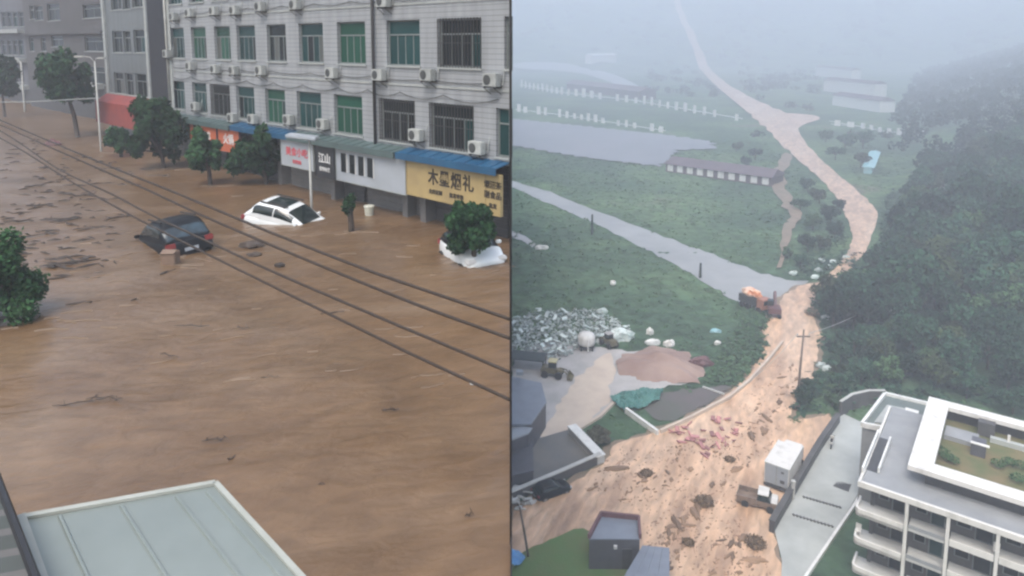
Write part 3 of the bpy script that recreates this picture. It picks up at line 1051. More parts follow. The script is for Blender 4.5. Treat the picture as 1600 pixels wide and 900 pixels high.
for pts, lab in CAB:
    P = []
    for px, py in pts:
        P.append(at_plane(px, py, a0, nrm))
    zend = P[-1].z + (P[-1].z - P[-2].z) * 0.3
    P.append(Vector((pole_far.x, pole_far.y, zend)))
    P[0] = Vector((a0.x - 0.0, a0.y, P[0].z + 0.002))
    # smooth the sag
    Q = []
    for i in range(len(P) - 1):
        p0, p1, p2, p3 = P[max(i - 1, 0)], P[i], P[i + 1], P[min(i + 2, len(P) - 1)]
        for k in range(5):
            u = k / 5
            q = p1.lerp(p2, u)
            q.z = 0.5 * (2 * p1.z + (p2.z - p0.z) * u + (2 * p0.z - 5 * p1.z + 4 * p2.z - p3.z) * u * u + (3 * p1.z - p0.z - 3 * p2.z + p3.z) * u ** 3) if False else q.z
            Q.append(q)
    Q.append(P[-1])
    # two smoothing passes on height
    for _ in range(6):
        Q = [Q[0]] + [Vector((Q[i].x, Q[i].y, (Q[i - 1].z + 2 * Q[i].z + Q[i + 1].z) / 4)) for i in range(1, len(Q) - 1)] + [Q[-1]]
    base = Q[0].copy()
    mb = MB()
    mb.tube([q - base for q in Q], [0.024 + 0.012 * i / len(Q) for i in range(len(Q))], 6)
    o = mb.build('power_cable', 'cable', None, smooth=True)
    o.location = base
    tag(o, lab, 'cable', 'four cables over the flooded street')
    insul.box((-0.004, 0, base.z), (0.018, 0.05, 0.05))
insul.build('clamp', 'black_steel', mast)
o = MB().tube([(0, 0, -1), (0, 0, 5.5)], 0.13, 10).build('utility_pole', 'wood_pole', None, smooth=True)
o.location = pole_far
tag(o, 'grey pole at the far end of the four cables', 'pole')
# thin pale cable along the far shopfronts
p0, p1 = at_depth(-30, 160, 60), at_depth(156, 153, 48)
o = MB().tube([Vector((0, 0, 0)), (p1 - p0) * 0.5 - Vector((0, 0, 0.1)), p1 - p0], 0.035, 6).build('overhead_cable', 'trim', None)
o.location = p0
tag(o, 'thin pale cable stretched in front of the far dark shopfronts', 'cable')

# ---------------------------------------------------------------- street trees
def tree_px(label, px, base_y, crown_cx, y_top, y_bot, half_w, seed, n, leaf='leaf_street', name='street_tree', size=0.15, trunk_r=0.11, k=22, fill=0.5):
    p = at_z(px, base_y, 0.0)
    s = p.y / FPX
    zt, zb = at_depth(crown_cx, y_top, p.y).z, at_depth(crown_cx, y_bot, p.y).z
    cz, rz_ = (zt + zb) / 2, (zt - zb) / 2
    cx = (crown_cx - px) * s
    r = half_w * s
    return make_tree(name, label, (p.x, p.y, 0), seed, max(0.3, zb), cz, (r, r, rz_), k, n, size, leaf, trunk_r, (cx, 0), 'street trees standing in the flood')
tree_px('tall dark street tree with a bare forked trunk in front of the mauve block', 124, 214, 105, 78, 172, 42, 1, 5200, size=0.2, trunk_r=0.16, k=26)
tree_px('dark street tree cut by the far left edge of the picture', 8, 182, 6, 88, 162, 28, 2, 2600, size=0.24)
tree_px('smallest round street tree, standing left of the biggest round one', 190, 243, 187, 190, 242, 22, 3, 3000, 'leaf_bush', size=0.14)
tree_px('biggest round street tree with its crown down to the water', 258, 262, 247, 157, 258, 42, 4, 6500, size=0.16, k=30, fill=0.4)
tree_px('round street tree on a thick bare stem, right of the biggest one', 330, 287, 323, 200, 268, 31, 5, 4600, 'leaf_bush', size=0.14)
tree_px('street tree hiding the orange sign, behind the white car', 418, 288, 408, 194, 284, 40, 6, 5600, size=0.15, k=26)
tree_px('bushy street tree in front of the yellow signs and the parked car', 742, 412, 738, 312, 398, 41, 7, 5600, 'leaf_street', size=0.1, trunk_r=0.09, k=28)
# big bush at the left edge
p = at_z(8, 500, 0.0)
make_tree('flooded_bush', 'large dark green bush cut by the left edge above the flood', (p.x - 0.25, p.y, 0), 9, 0.1, 1.05, (1.12, 1.1, 1.25), 30, 10000, 0.075, 'leaf_bush', 0.08, cat='bush', fill=0.4)
# broken trunk wrapped in leaves
p = at_z(549, 360, 0.0)
t = thing('tree_stump', 'slanting dark bare trunk with a small tuft of leaves on top', 'tree stump', p)
MB().tube([(0, 0, -1), (0.0, 0, 0.2), (-0.02, 0, 0.7), (-0.1, 0, 1.15)], [0.13, 0.12, 0.11, 0.07], 8).build('trunk', 'bark', t, smooth=True)
rng = np.random.default_rng(12)
V, F = leaf_cloud(rng, [(-0.08, 0, 1.0, 0.24, 0.22, 0.4), (0.05, 0, 1.3, 0.15, 0.15, 0.2)], 420, 0.085)
link('crown', np_mesh('crown', V, F), 'leaf_street', t)

# ---------------------------------------------------------------- cars
def loft(sections):
    """sections: rings of equal length; closed loft with end caps."""
    n = len(sections[0])
    mb = MB()
    vs = [p for s in sections for p in s]
    fs = []
    for i in range(len(sections) - 1):
        for k in range(n):
            k2 = (k + 1) % n
            fs.append((i * n + k, i * n + k2, (i + 1) * n + k2, (i + 1) * n + k))
    fs.append(tuple(range(n))); fs.append(tuple(range((len(sections) - 1) * n, len(sections) * n)))
    return mb.add(vs, fs)

def make_car(name, label, cat, paint, loc, yaw, pitch=0.0, roll=0.0, L=4.5, W=1.84, H=1.62, belt=1.0, hood=0.92, sunroof=False, side_glass='car_glass', rear_glass='car_glass', roof_paint=None, group=None):
    t = thing(name, label, cat, loc, 0, group)
    t.rotation_euler = (Matrix.Rotation(yaw, 3, 'Z') @ Matrix.Rotation(pitch, 3, 'Y') @ Matrix.Rotation(roll, 3, 'X')).to_euler()
    hw, hl = W / 2, L / 2
    def ring(x, w, zl, zh):
        pr = [(w * 0.82, zl), (w * 0.97, zl + 0.12), (w, zl + 0.3), (w * 0.985, zh - 0.16), (w * 0.93, zh - 0.03), (w * 0.8, zh + 0.0), (w * 0.4, zh + 0.035)]
        return [(x, y, z) for y, z in pr] + [(x, -y, z) for y, z in pr[::-1]]
    st = [(-hl, 0.78, 0.45, belt - 0.16), (-hl + 0.10, 0.9, 0.33, belt - 0.02), (-hl + 0.45, 0.98, 0.28, belt), (-hl * 0.45, 1.0, 0.24, belt), (0, 1.0, 0.24, belt - 0.01),
          (hl * 0.38, 1.0, 0.24, belt - 0.03), (hl * 0.55, 0.99, 0.25, hood + 0.03), (hl - 0.45, 0.95, 0.28, hood - 0.06), (hl - 0.12, 0.86, 0.32, hood - 0.17), (hl, 0.7, 0.42, hood - 0.3)]
    bo = loft([ring(x, hw * w_, a, b) for x, w_, a, b in st]).build('body', paint, t, smooth=True)
    sb = bo.modifiers.new('smooth', 'SUBSURF'); sb.levels = sb.render_levels = 2
    # rounded cabin lofted from arches
    xb0, xb1, xt0, xt1 = -hl + 0.14, hl * 0.52, -hl + 0.75, hl * 0.10
    wb, wt = hw * 0.95, hw * 0.74
    zb, zt_ = belt - 0.06, H
    def cpt(u, th, k=1.0):
        x = xb0 + (xb1 - xb0) * u
        h = (zt_ - zb) * (sstep(-0.02, 0.24, u) ** 0.6) * (1 - max(0.0, (u - 0.52) / 0.48) ** 1.7) * (1 - 0.05 * abs(u - 0.45))
        c_, s_ = math.cos(th), math.sin(th)
        w_ = wb * (1 - 0.10 * max(0.0, (u - 0.55) / 0.45) ** 2 - 0.08 * max(0.0, (0.3 - u) / 0.3))
        return Vector((x, k * w_ * math.copysign(abs(c_) ** 0.42, c_), zb + k * max(h, 0.01) * abs(s_) ** 0.62))
    def arch(u0, u1, t0, t1, nu, nt, k):
        mb = MB()
        vs = [cpt(u0 + (u1 - u0) * i / nu, R(t0 + (t1 - t0) * q / nt), k) for i in range(nu + 1) for q in range(nt + 1)]
        mb.add(vs, [(i * (nt + 1) + q, i * (nt + 1) + q + 1, (i + 1) * (nt + 1) + q + 1, (i + 1) * (nt + 1) + q) for i in range(nu) for q in range(nt)])
        return mb
    arch(0, 1, 0, 180, 22, 20, 1.0).build('cabin', roof_paint or paint, t, smooth=True)
    for a, b in ((10, 50), (170, 130)):
        arch(0.50, 0.80, a, b, 7, 4, 1.012).build('front_side_window', side_glass, t, smooth=True)
        arch(0.15, 0.485, a, b, 7, 4, 1.012).build('rear_side_window', side_glass, t, smooth=True)
    arch(0.70, 0.965, 57, 123, 7, 8, 1.012).build('windscreen', 'car_glass', t, smooth=True)
    arch(0.012, 0.115, 40, 140, 6, 8, 1.014).build('rear_window', rear_glass, t, smooth=True)
    if sunroof:
        arch(0.30, 0.62, 68, 112, 6, 4, 1.01).build('sunroof', 'car_glass', t, smooth=True)
    for sgn in (-1, 1):
        MB().bb(xt0 + 0.05, xt1 - 0.1, sgn * wt * 0.88 - 0.02, sgn * wt * 0.88 + 0.02, zt_ - 0.012, zt_ + 0.04).build('roof_rail', 'grille', t)
        MB().box((-hl + 0.12, sgn * hw * 0.72, belt - 0.17), (0.2, 0.34, 0.2)).build('tail_lamp', 'lamp_red', t, bevel=0.03)
        MB().box((hl - 0.22, sgn * hw * 0.68, hood - 0.24), (0.34, 0.36, 0.16)).build('head_lamp', 'lamp_clear', t, bevel=0.04)
        MB().box((hl * 0.34, sgn * (hw * 0.96 + 0.03), belt + 0.05), (0.12, 0.2, 0.13)).build('wing_mirror', paint, t, bevel=0.03)
        for x in (-hl * 0.6, hl * 0.62):
            mb = MB()
            prof = [(0.33 * math.cos(a * math.pi / 10), 0.33 * math.sin(a * math.pi / 10)) for a in range(20)]
            y0, y1 = sgn * (hw - 0.2), sgn * (hw + 0.012)
            mb.add([(x + p, y0, 0.33 + q) for p, q in prof] + [(x + p, y1, 0.33 + q) for p, q in prof],
                   [tuple(range(20)), tuple(range(20, 40))] + [(i, (i + 1) % 20, 20 + (i + 1) % 20, 20 + i) for i in range(20)])
            wh = mb.build('wheel', 'tyre', t)
            mb = MB()
            mb.add([(x + p * 0.62, y1 + sgn * 0.008, 0.33 + q * 0.62) for p, q in prof] + [(x, y1 + sgn * 0.02, 0.33)], [(i, (i + 1) % 20, 20) for i in range(20)])
            mb.build('rim', 'rim', wh)
    MB().bb(-hl - 0.012, -hl + 0.1, -0.24, 0.24, 0.58, 0.7).build('number_plate', 'sign_white', t)
    return t

def street_dir(sign=1.0, turn=0.0):
    return math.atan2(UX.y * sign, UX.x * sign) + turn

p = at_z(455, 343, 0.0)
make_car('white_car', 'white hatchback with dark sunroof, nose down in the flood by the lamp post', 'car', 'paint_white', (p.x, p.y, -0.82), R(-16), R(8), R(3), L=4.0, W=1.76, H=1.55, belt=0.96, sunroof=True)
p = at_z(270, 375, 0.0)
make_car('black_car', 'black sport utility car swamped with its tail towards the camera', 'car', 'paint_black', (p.x, p.y, -0.74), R(134), R(7), R(-5), L=4.5, W=1.8, H=1.66, belt=1.02, rear_glass='blue_glass')
make_car('white_car', 'white car with dark windscreen parked behind the bushy tree by the yellow sign', 'car', 'paint_white', (-1.42, 23.9, -0.64), R(-62), 0, 0, L=2.7, W=1.66, H=1.42, belt=1.06, hood=1.0, roof_paint='paint_black')

# floating box and bin, debris
p = at_z(267, 412, 0.0)
t = thing('cardboard_box', 'brown box floating just in front of the black car', 'box', p)
MB().bb(-0.24, 0.24, -0.2, 0.2, -0.25, 0.42).build('carton', 'box_brown', t, bevel=0.02)
MB().box((0.0, -0.12, 0.45), (0.46, 0.26, 0.02), Matrix.Rotation(0.3, 3, 'X')).build('flap', 'box_brown', t)
p = at_z(577, 334, 0.0)
t = thing('plastic_bin', 'pale plastic bin bobbing at the shop shutters', 'bin', p)
MB().lathe([(0.17, -0.2), (0.22, 0.3), (0.235, 0.32)], 14).build('bucket', 'bucket', t, smooth=False)
MB().lathe([(0.24, 0.323), (0.22, 0.37), (0.05, 0.39)], 14).build('lid', 'bucket', t)

rnd = random.Random(5)
def stick(px, py, length, ang, r=0.06):
    length *= 0.8 if py < 500 else 0.6
    p = at_z(px, py, 0.0)
    mb = MB()
    n = 5
    pts = [(length * (i / (n - 1) - 0.5), rnd.uniform(-0.07, 0.07) * length, 0.02 + rnd.uniform(-0.02, 0.05)) for i in range(n)]
    mb.tube([(a_, b_, c_ - 0.5 * r - 0.01) for a_, b_, c_ in pts], [r * 0.4, r * 0.8, r * 0.9, r * 0.7, r * 0.3], 6)
    for _ in range(2):
        i = rnd.randrange(1, 4)
        q = Vector(pts[i])
        mb.tube([q, q + Vector((rnd.uniform(-0.3, 0.3) * length, rnd.uniform(-0.2, 0.2) * length, rnd.uniform(0.0, 0.1)))], [r * 0.5, r * 0.15], 5)
    o = mb.build('floating_branch', 'log', None)
    o.location = p
    o.rotation_euler = (0, 0, ang)
    return tag(o, 'dark broken branch drifting on the brown flood water', 'branch', 'branches drifting on the flood')
for px, py, L_, a in [(110, 304, 2.2, -0.3), (150, 308, 2.8, -0.5), (185, 340, 1.5, 0.9), (93, 341, 1.6, 0.1), (112, 351, 1.3, -0.5), (155, 356, 1.9, -0.05), (55, 290, 1.2, 0.5),
                      (30, 345, 1.5, 0.15), (85, 226, 1.6, 0.6), (20, 240, 1.8, -0.2), (60, 320, 1.2, 0.3), (110, 410, 2.2, 0.55), (85, 414, 0.9, 0.1), (130, 473, 1.1, 0.3),
                      (300, 510, 1.6, -0.05), (160, 622, 1.1, 0.15), (182, 625, 0.5, 0.1), (120, 630, 1.5, 0.35), (380, 514, 0.6, 0), (345, 686, 0.5, 0.1),
                      (733, 805, 0.24, 0.1), (500, 758, 0.55, 0.1), (362, 716, 0.3, 0.9), (330, 688, 0.6, 0.0), (245, 275, 2.0, -0.1), (168, 263, 2.0, 0.1),
                      (262, 425, 0.8, 1.1), (70, 262, 1.2, -0.3), (520, 490, 0.8, 0.2), (210, 470, 0.8, 0.1), (420, 590, 0.7, 0.1), (265, 556, 0.8, -0.1), (610, 640, 0.6, 0.2)]:
    stick(px, py, L_, a, 0.05 if py < 500 else 0.016)
mb = MB()
lit = random.Random(31)
for k in range(420):
    q = (lit.uniform(-10, 330), 205 + 230 * lit.random() ** 1.5)
    p = at_z(q[0], q[1], 0.0)
    if (p - FW.o).dot(UN) < 3 or not (q[0] < 250 - (q[1] - 205) * 0.3): continue
    a_ = lit.gauss(0.1, 0.5); L_ = lit.uniform(0.15, 0.8)
    d_ = Vector((math.cos(a_), math.sin(a_), 0)) * L_ / 2
    mb.tube([p - d_ - Vector((0, 0, 0.02)), p + Vector((lit.uniform(-0.06, 0.06), lit.uniform(-0.06, 0.06), 0.0)), p + d_ - Vector((0, 0, 0.02))], [0.012, 0.035, 0.01], 4)
tag(mb.build('floating_litter', 'log', None, fix=False), 'fine twigs and litter drifting on the far flood water', kind='stuff')
def clump(px, py, rx, ry, rz_, label, name='floating_debris', m='clod', seed=0, z=None):
    p = at_z(px, py, 0.0) if z is None else z
    bm = bmesh.new()
    bmesh.ops.create_icosphere(bm, subdivisions=3, radius=1)
    rg = random.Random(seed)
    ph = [rg.uniform(0, 6) for _ in range(6)]
    for v in bm.verts:
        k = 1 + 0.22 * math.sin(4 * v.co.x + ph[0]) * math.cos(5 * v.co.y + ph[1]) + 0.15 * math.sin(9 * v.co.y + ph[2]) + rg.uniform(-0.08, 0.08)
        v.co = Vector((v.co.x * rx * k, v.co.y * ry * k, v.co.z * rz_ * k))
    me = bpy.data.meshes.new(name)
    bm.to_mesh(me); bm.free()
    o = link(name, me, m)
    o.location = p
    return tag(o, label, 'debris')
clump(394, 382, 0.42, 0.3, 0.12, 'wide brown clump of debris adrift below the white car', m='log', seed=1)
clump(398, 398, 0.24, 0.18, 0.08, 'small brown clump of debris adrift between two cables', m='log', seed=2)
clump(437, 414, 0.15, 0.12, 0.07, 'tiny dark clump of debris under the cables right of the box', m='log', seed=3)
clump(82, 226, 0.5, 0.3, 0.35, 'reddish clump of debris on the far flood water', m='dark_red', seed=4)
clump(738, 599, 0.05, 0.04, 0.03, 'small white scrap floating under the lowest cable', m='white', seed=5)
clump(83, 414, 0.2, 0.15, 0.07, 'dark clump of debris beside the left bush', m='log', seed=6)

# churned foam in the lee of cars and trunks and along the current
fm = random.Random(12)
mb = MB()
def foam_line(p, L_, ang, w_):
    pts = []
    for i in range(7):
        u = i / 6
        q = p + Vector((math.cos(ang) * L_ * u, math.sin(ang) * L_ * u, 0)) + Vector((-math.sin(ang), math.cos(ang), 0)) * (0.12 * L_ * math.sin(3 * u + p.x))
        pts.append((q, w_ * math.sin(math.pi * (0.06 + 0.9 * u)) * fm.uniform(0.6, 1.2)))
    vs_ = []
    for q, ww in pts:
        n_ = Vector((-math.sin(ang), math.cos(ang), 0)) * ww
        z_ = wave(q.x, q.y) + 0.012
        vs_ += [(q.x - n_.x, q.y - n_.y, z_ - 0.008), (q.x, q.y, z_ + 0.018), (q.x + n_.x, q.y + n_.y, z_ - 0.008)]
    mb.add(vs_, [(3 * i + k, 3 * i + k + 1, 3 * i + k + 4, 3 * i + k + 3) for i in range(6) for k in range(2)])
for px, py, n_, sp in ((455, 360, 14, 2.2), (275, 395, 16, 2.0), (765, 418, 9, 1.3), (258, 264, 5, 0.8), (330, 290, 4, 0.5), (549, 362, 4, 0.4), (160, 238, 3, 0.4), (487, 334, 3, 0.3), (40, 500, 10, 1.6), (742, 414, 4, 0.5), (267, 416, 4, 0.5)):
    c_ = at_z(px, py, 0)
    for k in range(n_):
        q = c_ + Vector((fm.uniform(-sp, sp), fm.uniform(-0.5, 0.25) * sp, 0))
        if q.x < -0.4: foam_line(q, fm.uniform(0.3, 0.9), R(14) + fm.gauss(0, 0.25), fm.uniform(0.02, 0.05))
for k in range(80):
    q = at_z(fm.uniform(0, 780), fm.uniform(240, 620), 0)
    if q.x < -1.2 and (q - FW.o).dot(UN) > 2: foam_line(q, fm.uniform(0.2, 0.7), R(14) + fm.gauss(0, 0.2), fm.uniform(0.008, 0.022))
tag(mb.build('foam', mat('muddy foam', (0.145, 0.10, 0.065), (0.125, 0.083, 0.051), 3, rough=0.5), None, smooth=True, fix=False), 'thin lines of muddy foam on the street flood', kind='stuff')

# ---------------------------------------------------------------- roofs at the foot of the camera
zr = 3.0
A, B_, C_, D_ = at_z(28, 812, zr), at_z(336, 757, zr), at_z(466, 900, zr), at_z(58, 900, zr)
ext = 1.1
C_ = B_ + (C_ - B_) * (1 + ext); D_ = A + (D_ - A) * (1 + ext)
t = thing('metal_roof_shed', 'pale ribbed metal roof of a shed standing in the flood', 'shed', (A.x, A.y, 0))
o3 = Vector((A.x, A.y, 0))
q = [p - o3 for p in (A, B_, C_, D_)]
mb = MB()
mb.add([*q, *[p - Vector((0, 0, 0.10)) for p in q]], [(0, 1, 2, 3), (7, 6, 5, 4), (0, 4, 5, 1), (1, 5, 6, 2), (2, 6, 7, 3), (3, 7, 4, 0)])
mb.build('roof_sheet', 'metal_roof', t)
def rib(u, w_, h_):
    a = q[0].lerp(q[1], u); b = q[3].lerp(q[2], u)
    d = (q[1] - q[0]).normalized() * w_ / 2
    st_ = (b - a) * 0.035
    a = a + st_
    up = Vector((0, 0, h_))
    m_ = MB()
    m_.add([a - d, a + d, a + d * 0.5 + up, a - d * 0.5 + up, b - d, b + d, b + d * 0.5 + up, b - d * 0.5 + up],
           [(0, 1, 2, 3), (4, 7, 6, 5), (0, 4, 5, 1), (1, 5, 6, 2), (2, 6, 7, 3), (3, 7, 4, 0)])
    m_.build('roof_rib', 'metal_roof', t)
for u in (0.19, 0.49, 0.77, 0.93):
    rib(u, 0.045, 0.022)
mb = MB()
def edge(a, b, w_, m_, up=0.03):
    d = (b - a).normalized()
    s_ = Vector((-d.y, d.x, 0)) * w_ / 2
    u_ = Vector((0, 0, up))
    k = MB()
    k.add([a - s_, b - s_, b + s_, a + s_, a - s_ + u_, b - s_ + u_, b + s_ + u_, a + s_ + u_], [(3, 2, 1, 0), (4, 5, 6, 7), (0, 1, 5, 4), (1, 2, 6, 5), (2, 3, 7, 6), (3, 0, 4, 7)])
    k.build('edge_flashing', m_, t)
edge(q[0] + Vector((0, 0, 0.004)), q[1] + Vector((0, 0, 0.004)), 0.06, 'metal_edge')
edge(q[1] + Vector((0.005, 0, 0.004)), q[2] + Vector((0.005, 0, 0.004)), 0.05, 'metal_edge')
edge(q[0] + Vector((0, 0, 0.006)), q[3] + Vector((0, 0, 0.006)), 0.12, 'metal_edge', 0.04)
mb = MB()
ins = [Vector((p.x, p.y, 0)) for p in q]
cen = sum(ins, Vector()) / 4
mb.prism([tuple((cen + (p - cen) * 0.94).xy) for p in ins], -1.0, zr - 0.11)
mb.build('wall', 'metal_edge', t)
# dark slatted screen at the left edge
P0, P1 = at_z(-4, 748, 3.3), at_z(56, 905, 3.3)
t = thing('slatted_canopy', 'dark slatted canopy at the bottom left corner beside the metal roof', 'canopy', (P0.x, P0.y, 0))
o3 = Vector((P0.x, P0.y, 0))
dirv = (P1 - P0); dirv.z = 0
sidev = Vector((-1.2, -0.35, 0))
for i in range(26):
    u = i / 16
    a = (P0 - o3) + dirv * u
    m_ = MB()
    k = dirv.normalized() * 0.055
    dz = Vector((0, 0, 0.05))
    m_.add([a - k, a + k - dz, a + sidev + k - dz, a + sidev - k, a - k - dz * 0.4, a + k - dz * 1.4, a + sidev + k - dz * 1.4, a + sidev - k - dz * 0.4],
           [(0, 1, 2, 3), (7, 6, 5, 4), (0, 4, 5, 1), (1, 5, 6, 2), (2, 6, 7, 3), (3, 7, 4, 0)])
    m_.build('slat', 'dark_green' if i % 3 else 'shutter', t)
e0, e1_ = (P0 - o3) - dirv * 0.1, (P0 - o3) + dirv * 1.6
MB().tube([e0, e1_], 0.035, 6).build('edge_rail', 'black_steel', t)
for e in (e0 + dirv * 0.05, e1_):
    MB().tube([Vector((e.x, e.y, -1)), e], 0.04, 6).build('support_post', 'black_steel', t)

# ================================================================== RIGHT: the valley
ys = [36, 42] + list(np.arange(48, 140, 4.0)) + list(np.arange(140, 300, 8.0)) + list(np.arange(300, 620, 20.0)) + list(np.arange(620, 2700, 30.0))
xs = list(np.arange(-940, -100, 80.0)) + list(np.arange(-100, 0, 20.0)) + list(np.arange(0, 170, 5.0)) + list(np.arange(170, 400, 10.0)) + list(np.arange(400, 2600, 60.0))
hr = random.Random(3)
def terrain_bump(x, y):
    z = T(x, y)
    if y > 1000:
        z += 6 * math.sin(x * 0.021 + 1.3) * math.sin(y * 0.017) + 3 * math.sin(x * 0.057 + y * 0.043)
    return z
V, F = grid_sheet(xs, ys, terrain_bump)
o = link('valley_terrain', np_mesh('valley_terrain', V, F), 'terrain', None, True)
tag(o, 'green valley floor rising to a misty mountainside', kind='structure')

def smooth_poly(pts, it=2):
    for _ in range(it):
        out = []
        for i in range(len(pts)):
            a, b = pts[i], pts[(i + 1) % len(pts)]
            out += [(a[0] * 0.75 + b[0] * 0.25, a[1] * 0.75 + b[1] * 0.25), (a[0] * 0.25 + b[0] * 0.75, a[1] * 0.25 + b[1] * 0.75)]
        pts = out
    return pts

def ragged(pts, step, amp, seed):
    rg = random.Random(seed)
    ph = [rg.uniform(0, 6.28) for _ in range(4)]
    out, run = [], 0.0
    for i in range(len(pts)):
        a, b = Vector(pts[i]), Vector(pts[(i + 1) % len(pts)])
        L = (b - a).length
        n = max(1, int(L / step))
        t = (b - a) / max(L, 1e-6)
        for k in range(n):
            u = run + L * k / n
            j = amp * (0.5 * math.sin(u * 0.9 + ph[0]) + 0.35 * math.sin(u * 2.3 + ph[1]) + rg.uniform(-0.35, 0.35))
            p = a + (b - a) * (k / n)
            out.append((p.x - t.y * j, p.y + t.x * j))
        run += L
    return out

def drape(name, label, poly, up, m, smooth=2, kind='structure', cat=None, rag=0.0, grow=0.0):
    pts = [tuple(at_ground(*p).xy) for p in poly]
    if smooth: pts = smooth_poly(pts, smooth)
    if grow:
        ar = sum(pts[i][0] * pts[(i + 1) % len(pts)][1] - pts[(i + 1) % len(pts)][0] * pts[i][1] for i in range(len(pts)))
        q = []
        for i in range(len(pts)):
            t = (Vector(pts[(i + 1) % len(pts)]) - Vector(pts[i - 1])).normalized() * (grow if ar > 0 else -grow)
            q.append((pts[i][0] + t.y, pts[i][1] - t.x))
        pts = q
    if rag: pts = ragged(pts, 0.7 if rag < 0.6 else 2.0, rag, len(poly))
    bm = bmesh.new()
    vs_ = [bm.verts.new((x, y, T(x, y) + up)) for x, y in pts]
    f = bm.faces.new(vs_)
    bmesh.ops.triangulate(bm, faces=[f])
    bmesh.ops.recalc_face_normals(bm, faces=bm.faces)
    for f in bm.faces:
        if f.normal.z < 0: f.normal_flip()
    me = bpy.data.meshes.new(name)
    bm.to_mesh(me); bm.free()
    o = link(name, me, m)
    return tag(o, label, cat, kind=kind)

rib_rg = random.Random(14)
def ribbon(name, label, pairs, up, m, sub=6, kind='structure', cross=4, jit=0.06):
    L = [at_ground(*p[0]) for p in pairs]
    Rr = [at_ground(*p[1]) for p in pairs]
    V_, nx = [], cross + 1
    for i in range(len(pairs) - 1):
        for k in range(sub if i < len(pairs) - 2 else sub + 1):
            u = k / sub
            a, b = L[i].lerp(L[i + 1], u), Rr[i].lerp(Rr[i + 1], u)
            j1, j2 = rib_rg.uniform(-jit, jit), rib_rg.uniform(-jit, jit)
            a, b = a.lerp(b, j1), b.lerp(a, j2)
            for c in range(nx):
                p = a.lerp(b, c / cross)
                V_.append((p.x, p.y, terrain_bump(p.x, p.y) + up + max(0.0, p.y - 300) * 0.006))
    rows = len(V_) // nx
    F_ = [(j * nx + i, j * nx + i + 1, (j + 1) * nx + i + 1, (j + 1) * nx + i) for j in range(rows - 1) for i in range(cross)]
    mb = MB(); mb.v = V_; mb.f = F_
    me = mb.mesh(name)
    o = link(name, me, m, None, True)
    if me.polygons[0].normal.z < 0: me.flip_normals()
    return tag(o, label, kind=kind)

MUD = [(1292, 440), (1268, 470), (1264, 490), (1284, 515), (1276, 560), (1270, 590), (1246, 625), (1230, 662), (1270, 654), (1306, 646), (1270, 712), (1236, 768), (1204, 818), (1214, 860), (1226, 905),
       (1235, 990), (790, 990), (790, 805), (835, 782), (900, 752), (945, 727), (955, 697), (1000, 683), (1045, 668), (1100, 642), (1150, 607), (1180, 575), (1196, 540), (1190, 515), (1205, 492), (1225, 462), (1248, 447)]
drape('mud_flood', 'pale brown mud flood pouring down the valley road', MUD, 0.12, 'mudflow', 1, rag=0.32)
drape('mud_margin', 'wet brown soil margin along the mud flood', MUD, 0.08, 'margin', 1, rag=0.5, grow=0.55)
ribbon('mud_stream', 'pale mud stream winding down from the misty mountain', [((1046, -40), (1054, -40)), ((1050, -5), (1059, -5)), ((1072, 60), (1083, 60)), ((1090, 100), (1105, 100)), ((1120, 140), (1139, 138)), ((1158, 170), (1186, 162)),
    ((1190, 196), (1236, 182)), ((1222, 228), (1252, 215)), ((1256, 258), (1279, 248)), ((1290, 290), (1311, 275)), ((1314, 322), (1346, 305)), ((1328, 350), (1372, 332)), ((1332, 375), (1364, 366)), ((1326, 394), (1354, 394)), ((1302, 424), (1326, 428)), ((1278, 450), (1300, 446))], 0.35, 'mudflow')
drape('mud_pool', 'pale mud pool spilling sideways from the stream', [(1192, 176), (1272, 180), (1286, 187), (1252, 196), (1236, 214), (1205, 205)], 0.5, 'mudflow', 2)
ROAD = [((800, 293), (800, 283)), ((850, 315), (860, 300)), ((925, 347), (925, 327)), ((1000, 385), (1000, 356)), ((1060, 417), (1080, 386)), ((1110, 447), (1150, 412)), ((1155, 472), (1200, 430)), ((1205, 492), (1262, 441))]
ribbon('valley_road', 'grey wet road crossing the fields to the mud flood', ROAD, 0.06, 'asphalt', cross=2)
ribbon('farm_path', 'narrow pale path between the fields', [((1226, 240), (1240, 244)), ((1206, 272), (1224, 278)), ((1214, 310), (1234, 310)), ((1236, 342), (1254, 342)), ((1226, 358), (1240, 362)), ((1214, 422), (1220, 422))], 0.5, 'margin', jit=0.3)
ribbon('field_path', 'short pale path at the left of the fields', [((798, 371), (798, 361)), ((815, 376), (818, 368)), ((832, 387), (838, 381))], 0.08, 'pad', cross=2)
drape('flooded_plot', 'grey flooded plot between the white fences', [(796, 186), (1040, 212), (1110, 222), (1120, 234), (1060, 236), (1034, 262), (900, 246), (796, 228)], 0.5, 'pond', 0, rag=2.0)
drape('misty_road', 'pale road curving through the mist', [(800, 98), (880, 98), (945, 110), (1000, 135), (1010, 152), (960, 132), (900, 112), (800, 108)], 1.2, 'asphalt', 2)
YARD = [(796, 556), (850, 530), (940, 545), (968, 545), (1098, 566), (1100, 592), (1040, 606), (966, 622), (935, 652), (900, 676), (845, 700), (796, 720)]
drape('gravel_yard', 'pale gravel yard below the rubble heap', YARD, 0.04, 'pad', 2, rag=0.4)
drape('mud_track', 'beige muddy track crossing the gravel yard', [(950, 548), (962, 560), (958, 600), (945, 640), (905, 674), (850, 694), (842, 672), (872, 640), (890, 600)], 0.09, 'track', 2, rag=0.5)
drape('dark_plot', 'dark wet soil plot beside the mud flood', [(1044, 612), (1130, 602), (1150, 606), (1100, 636), (1042, 664), (998, 640), (1010, 622)], 0.08, 'dark_soil', 1, rag=0.3)
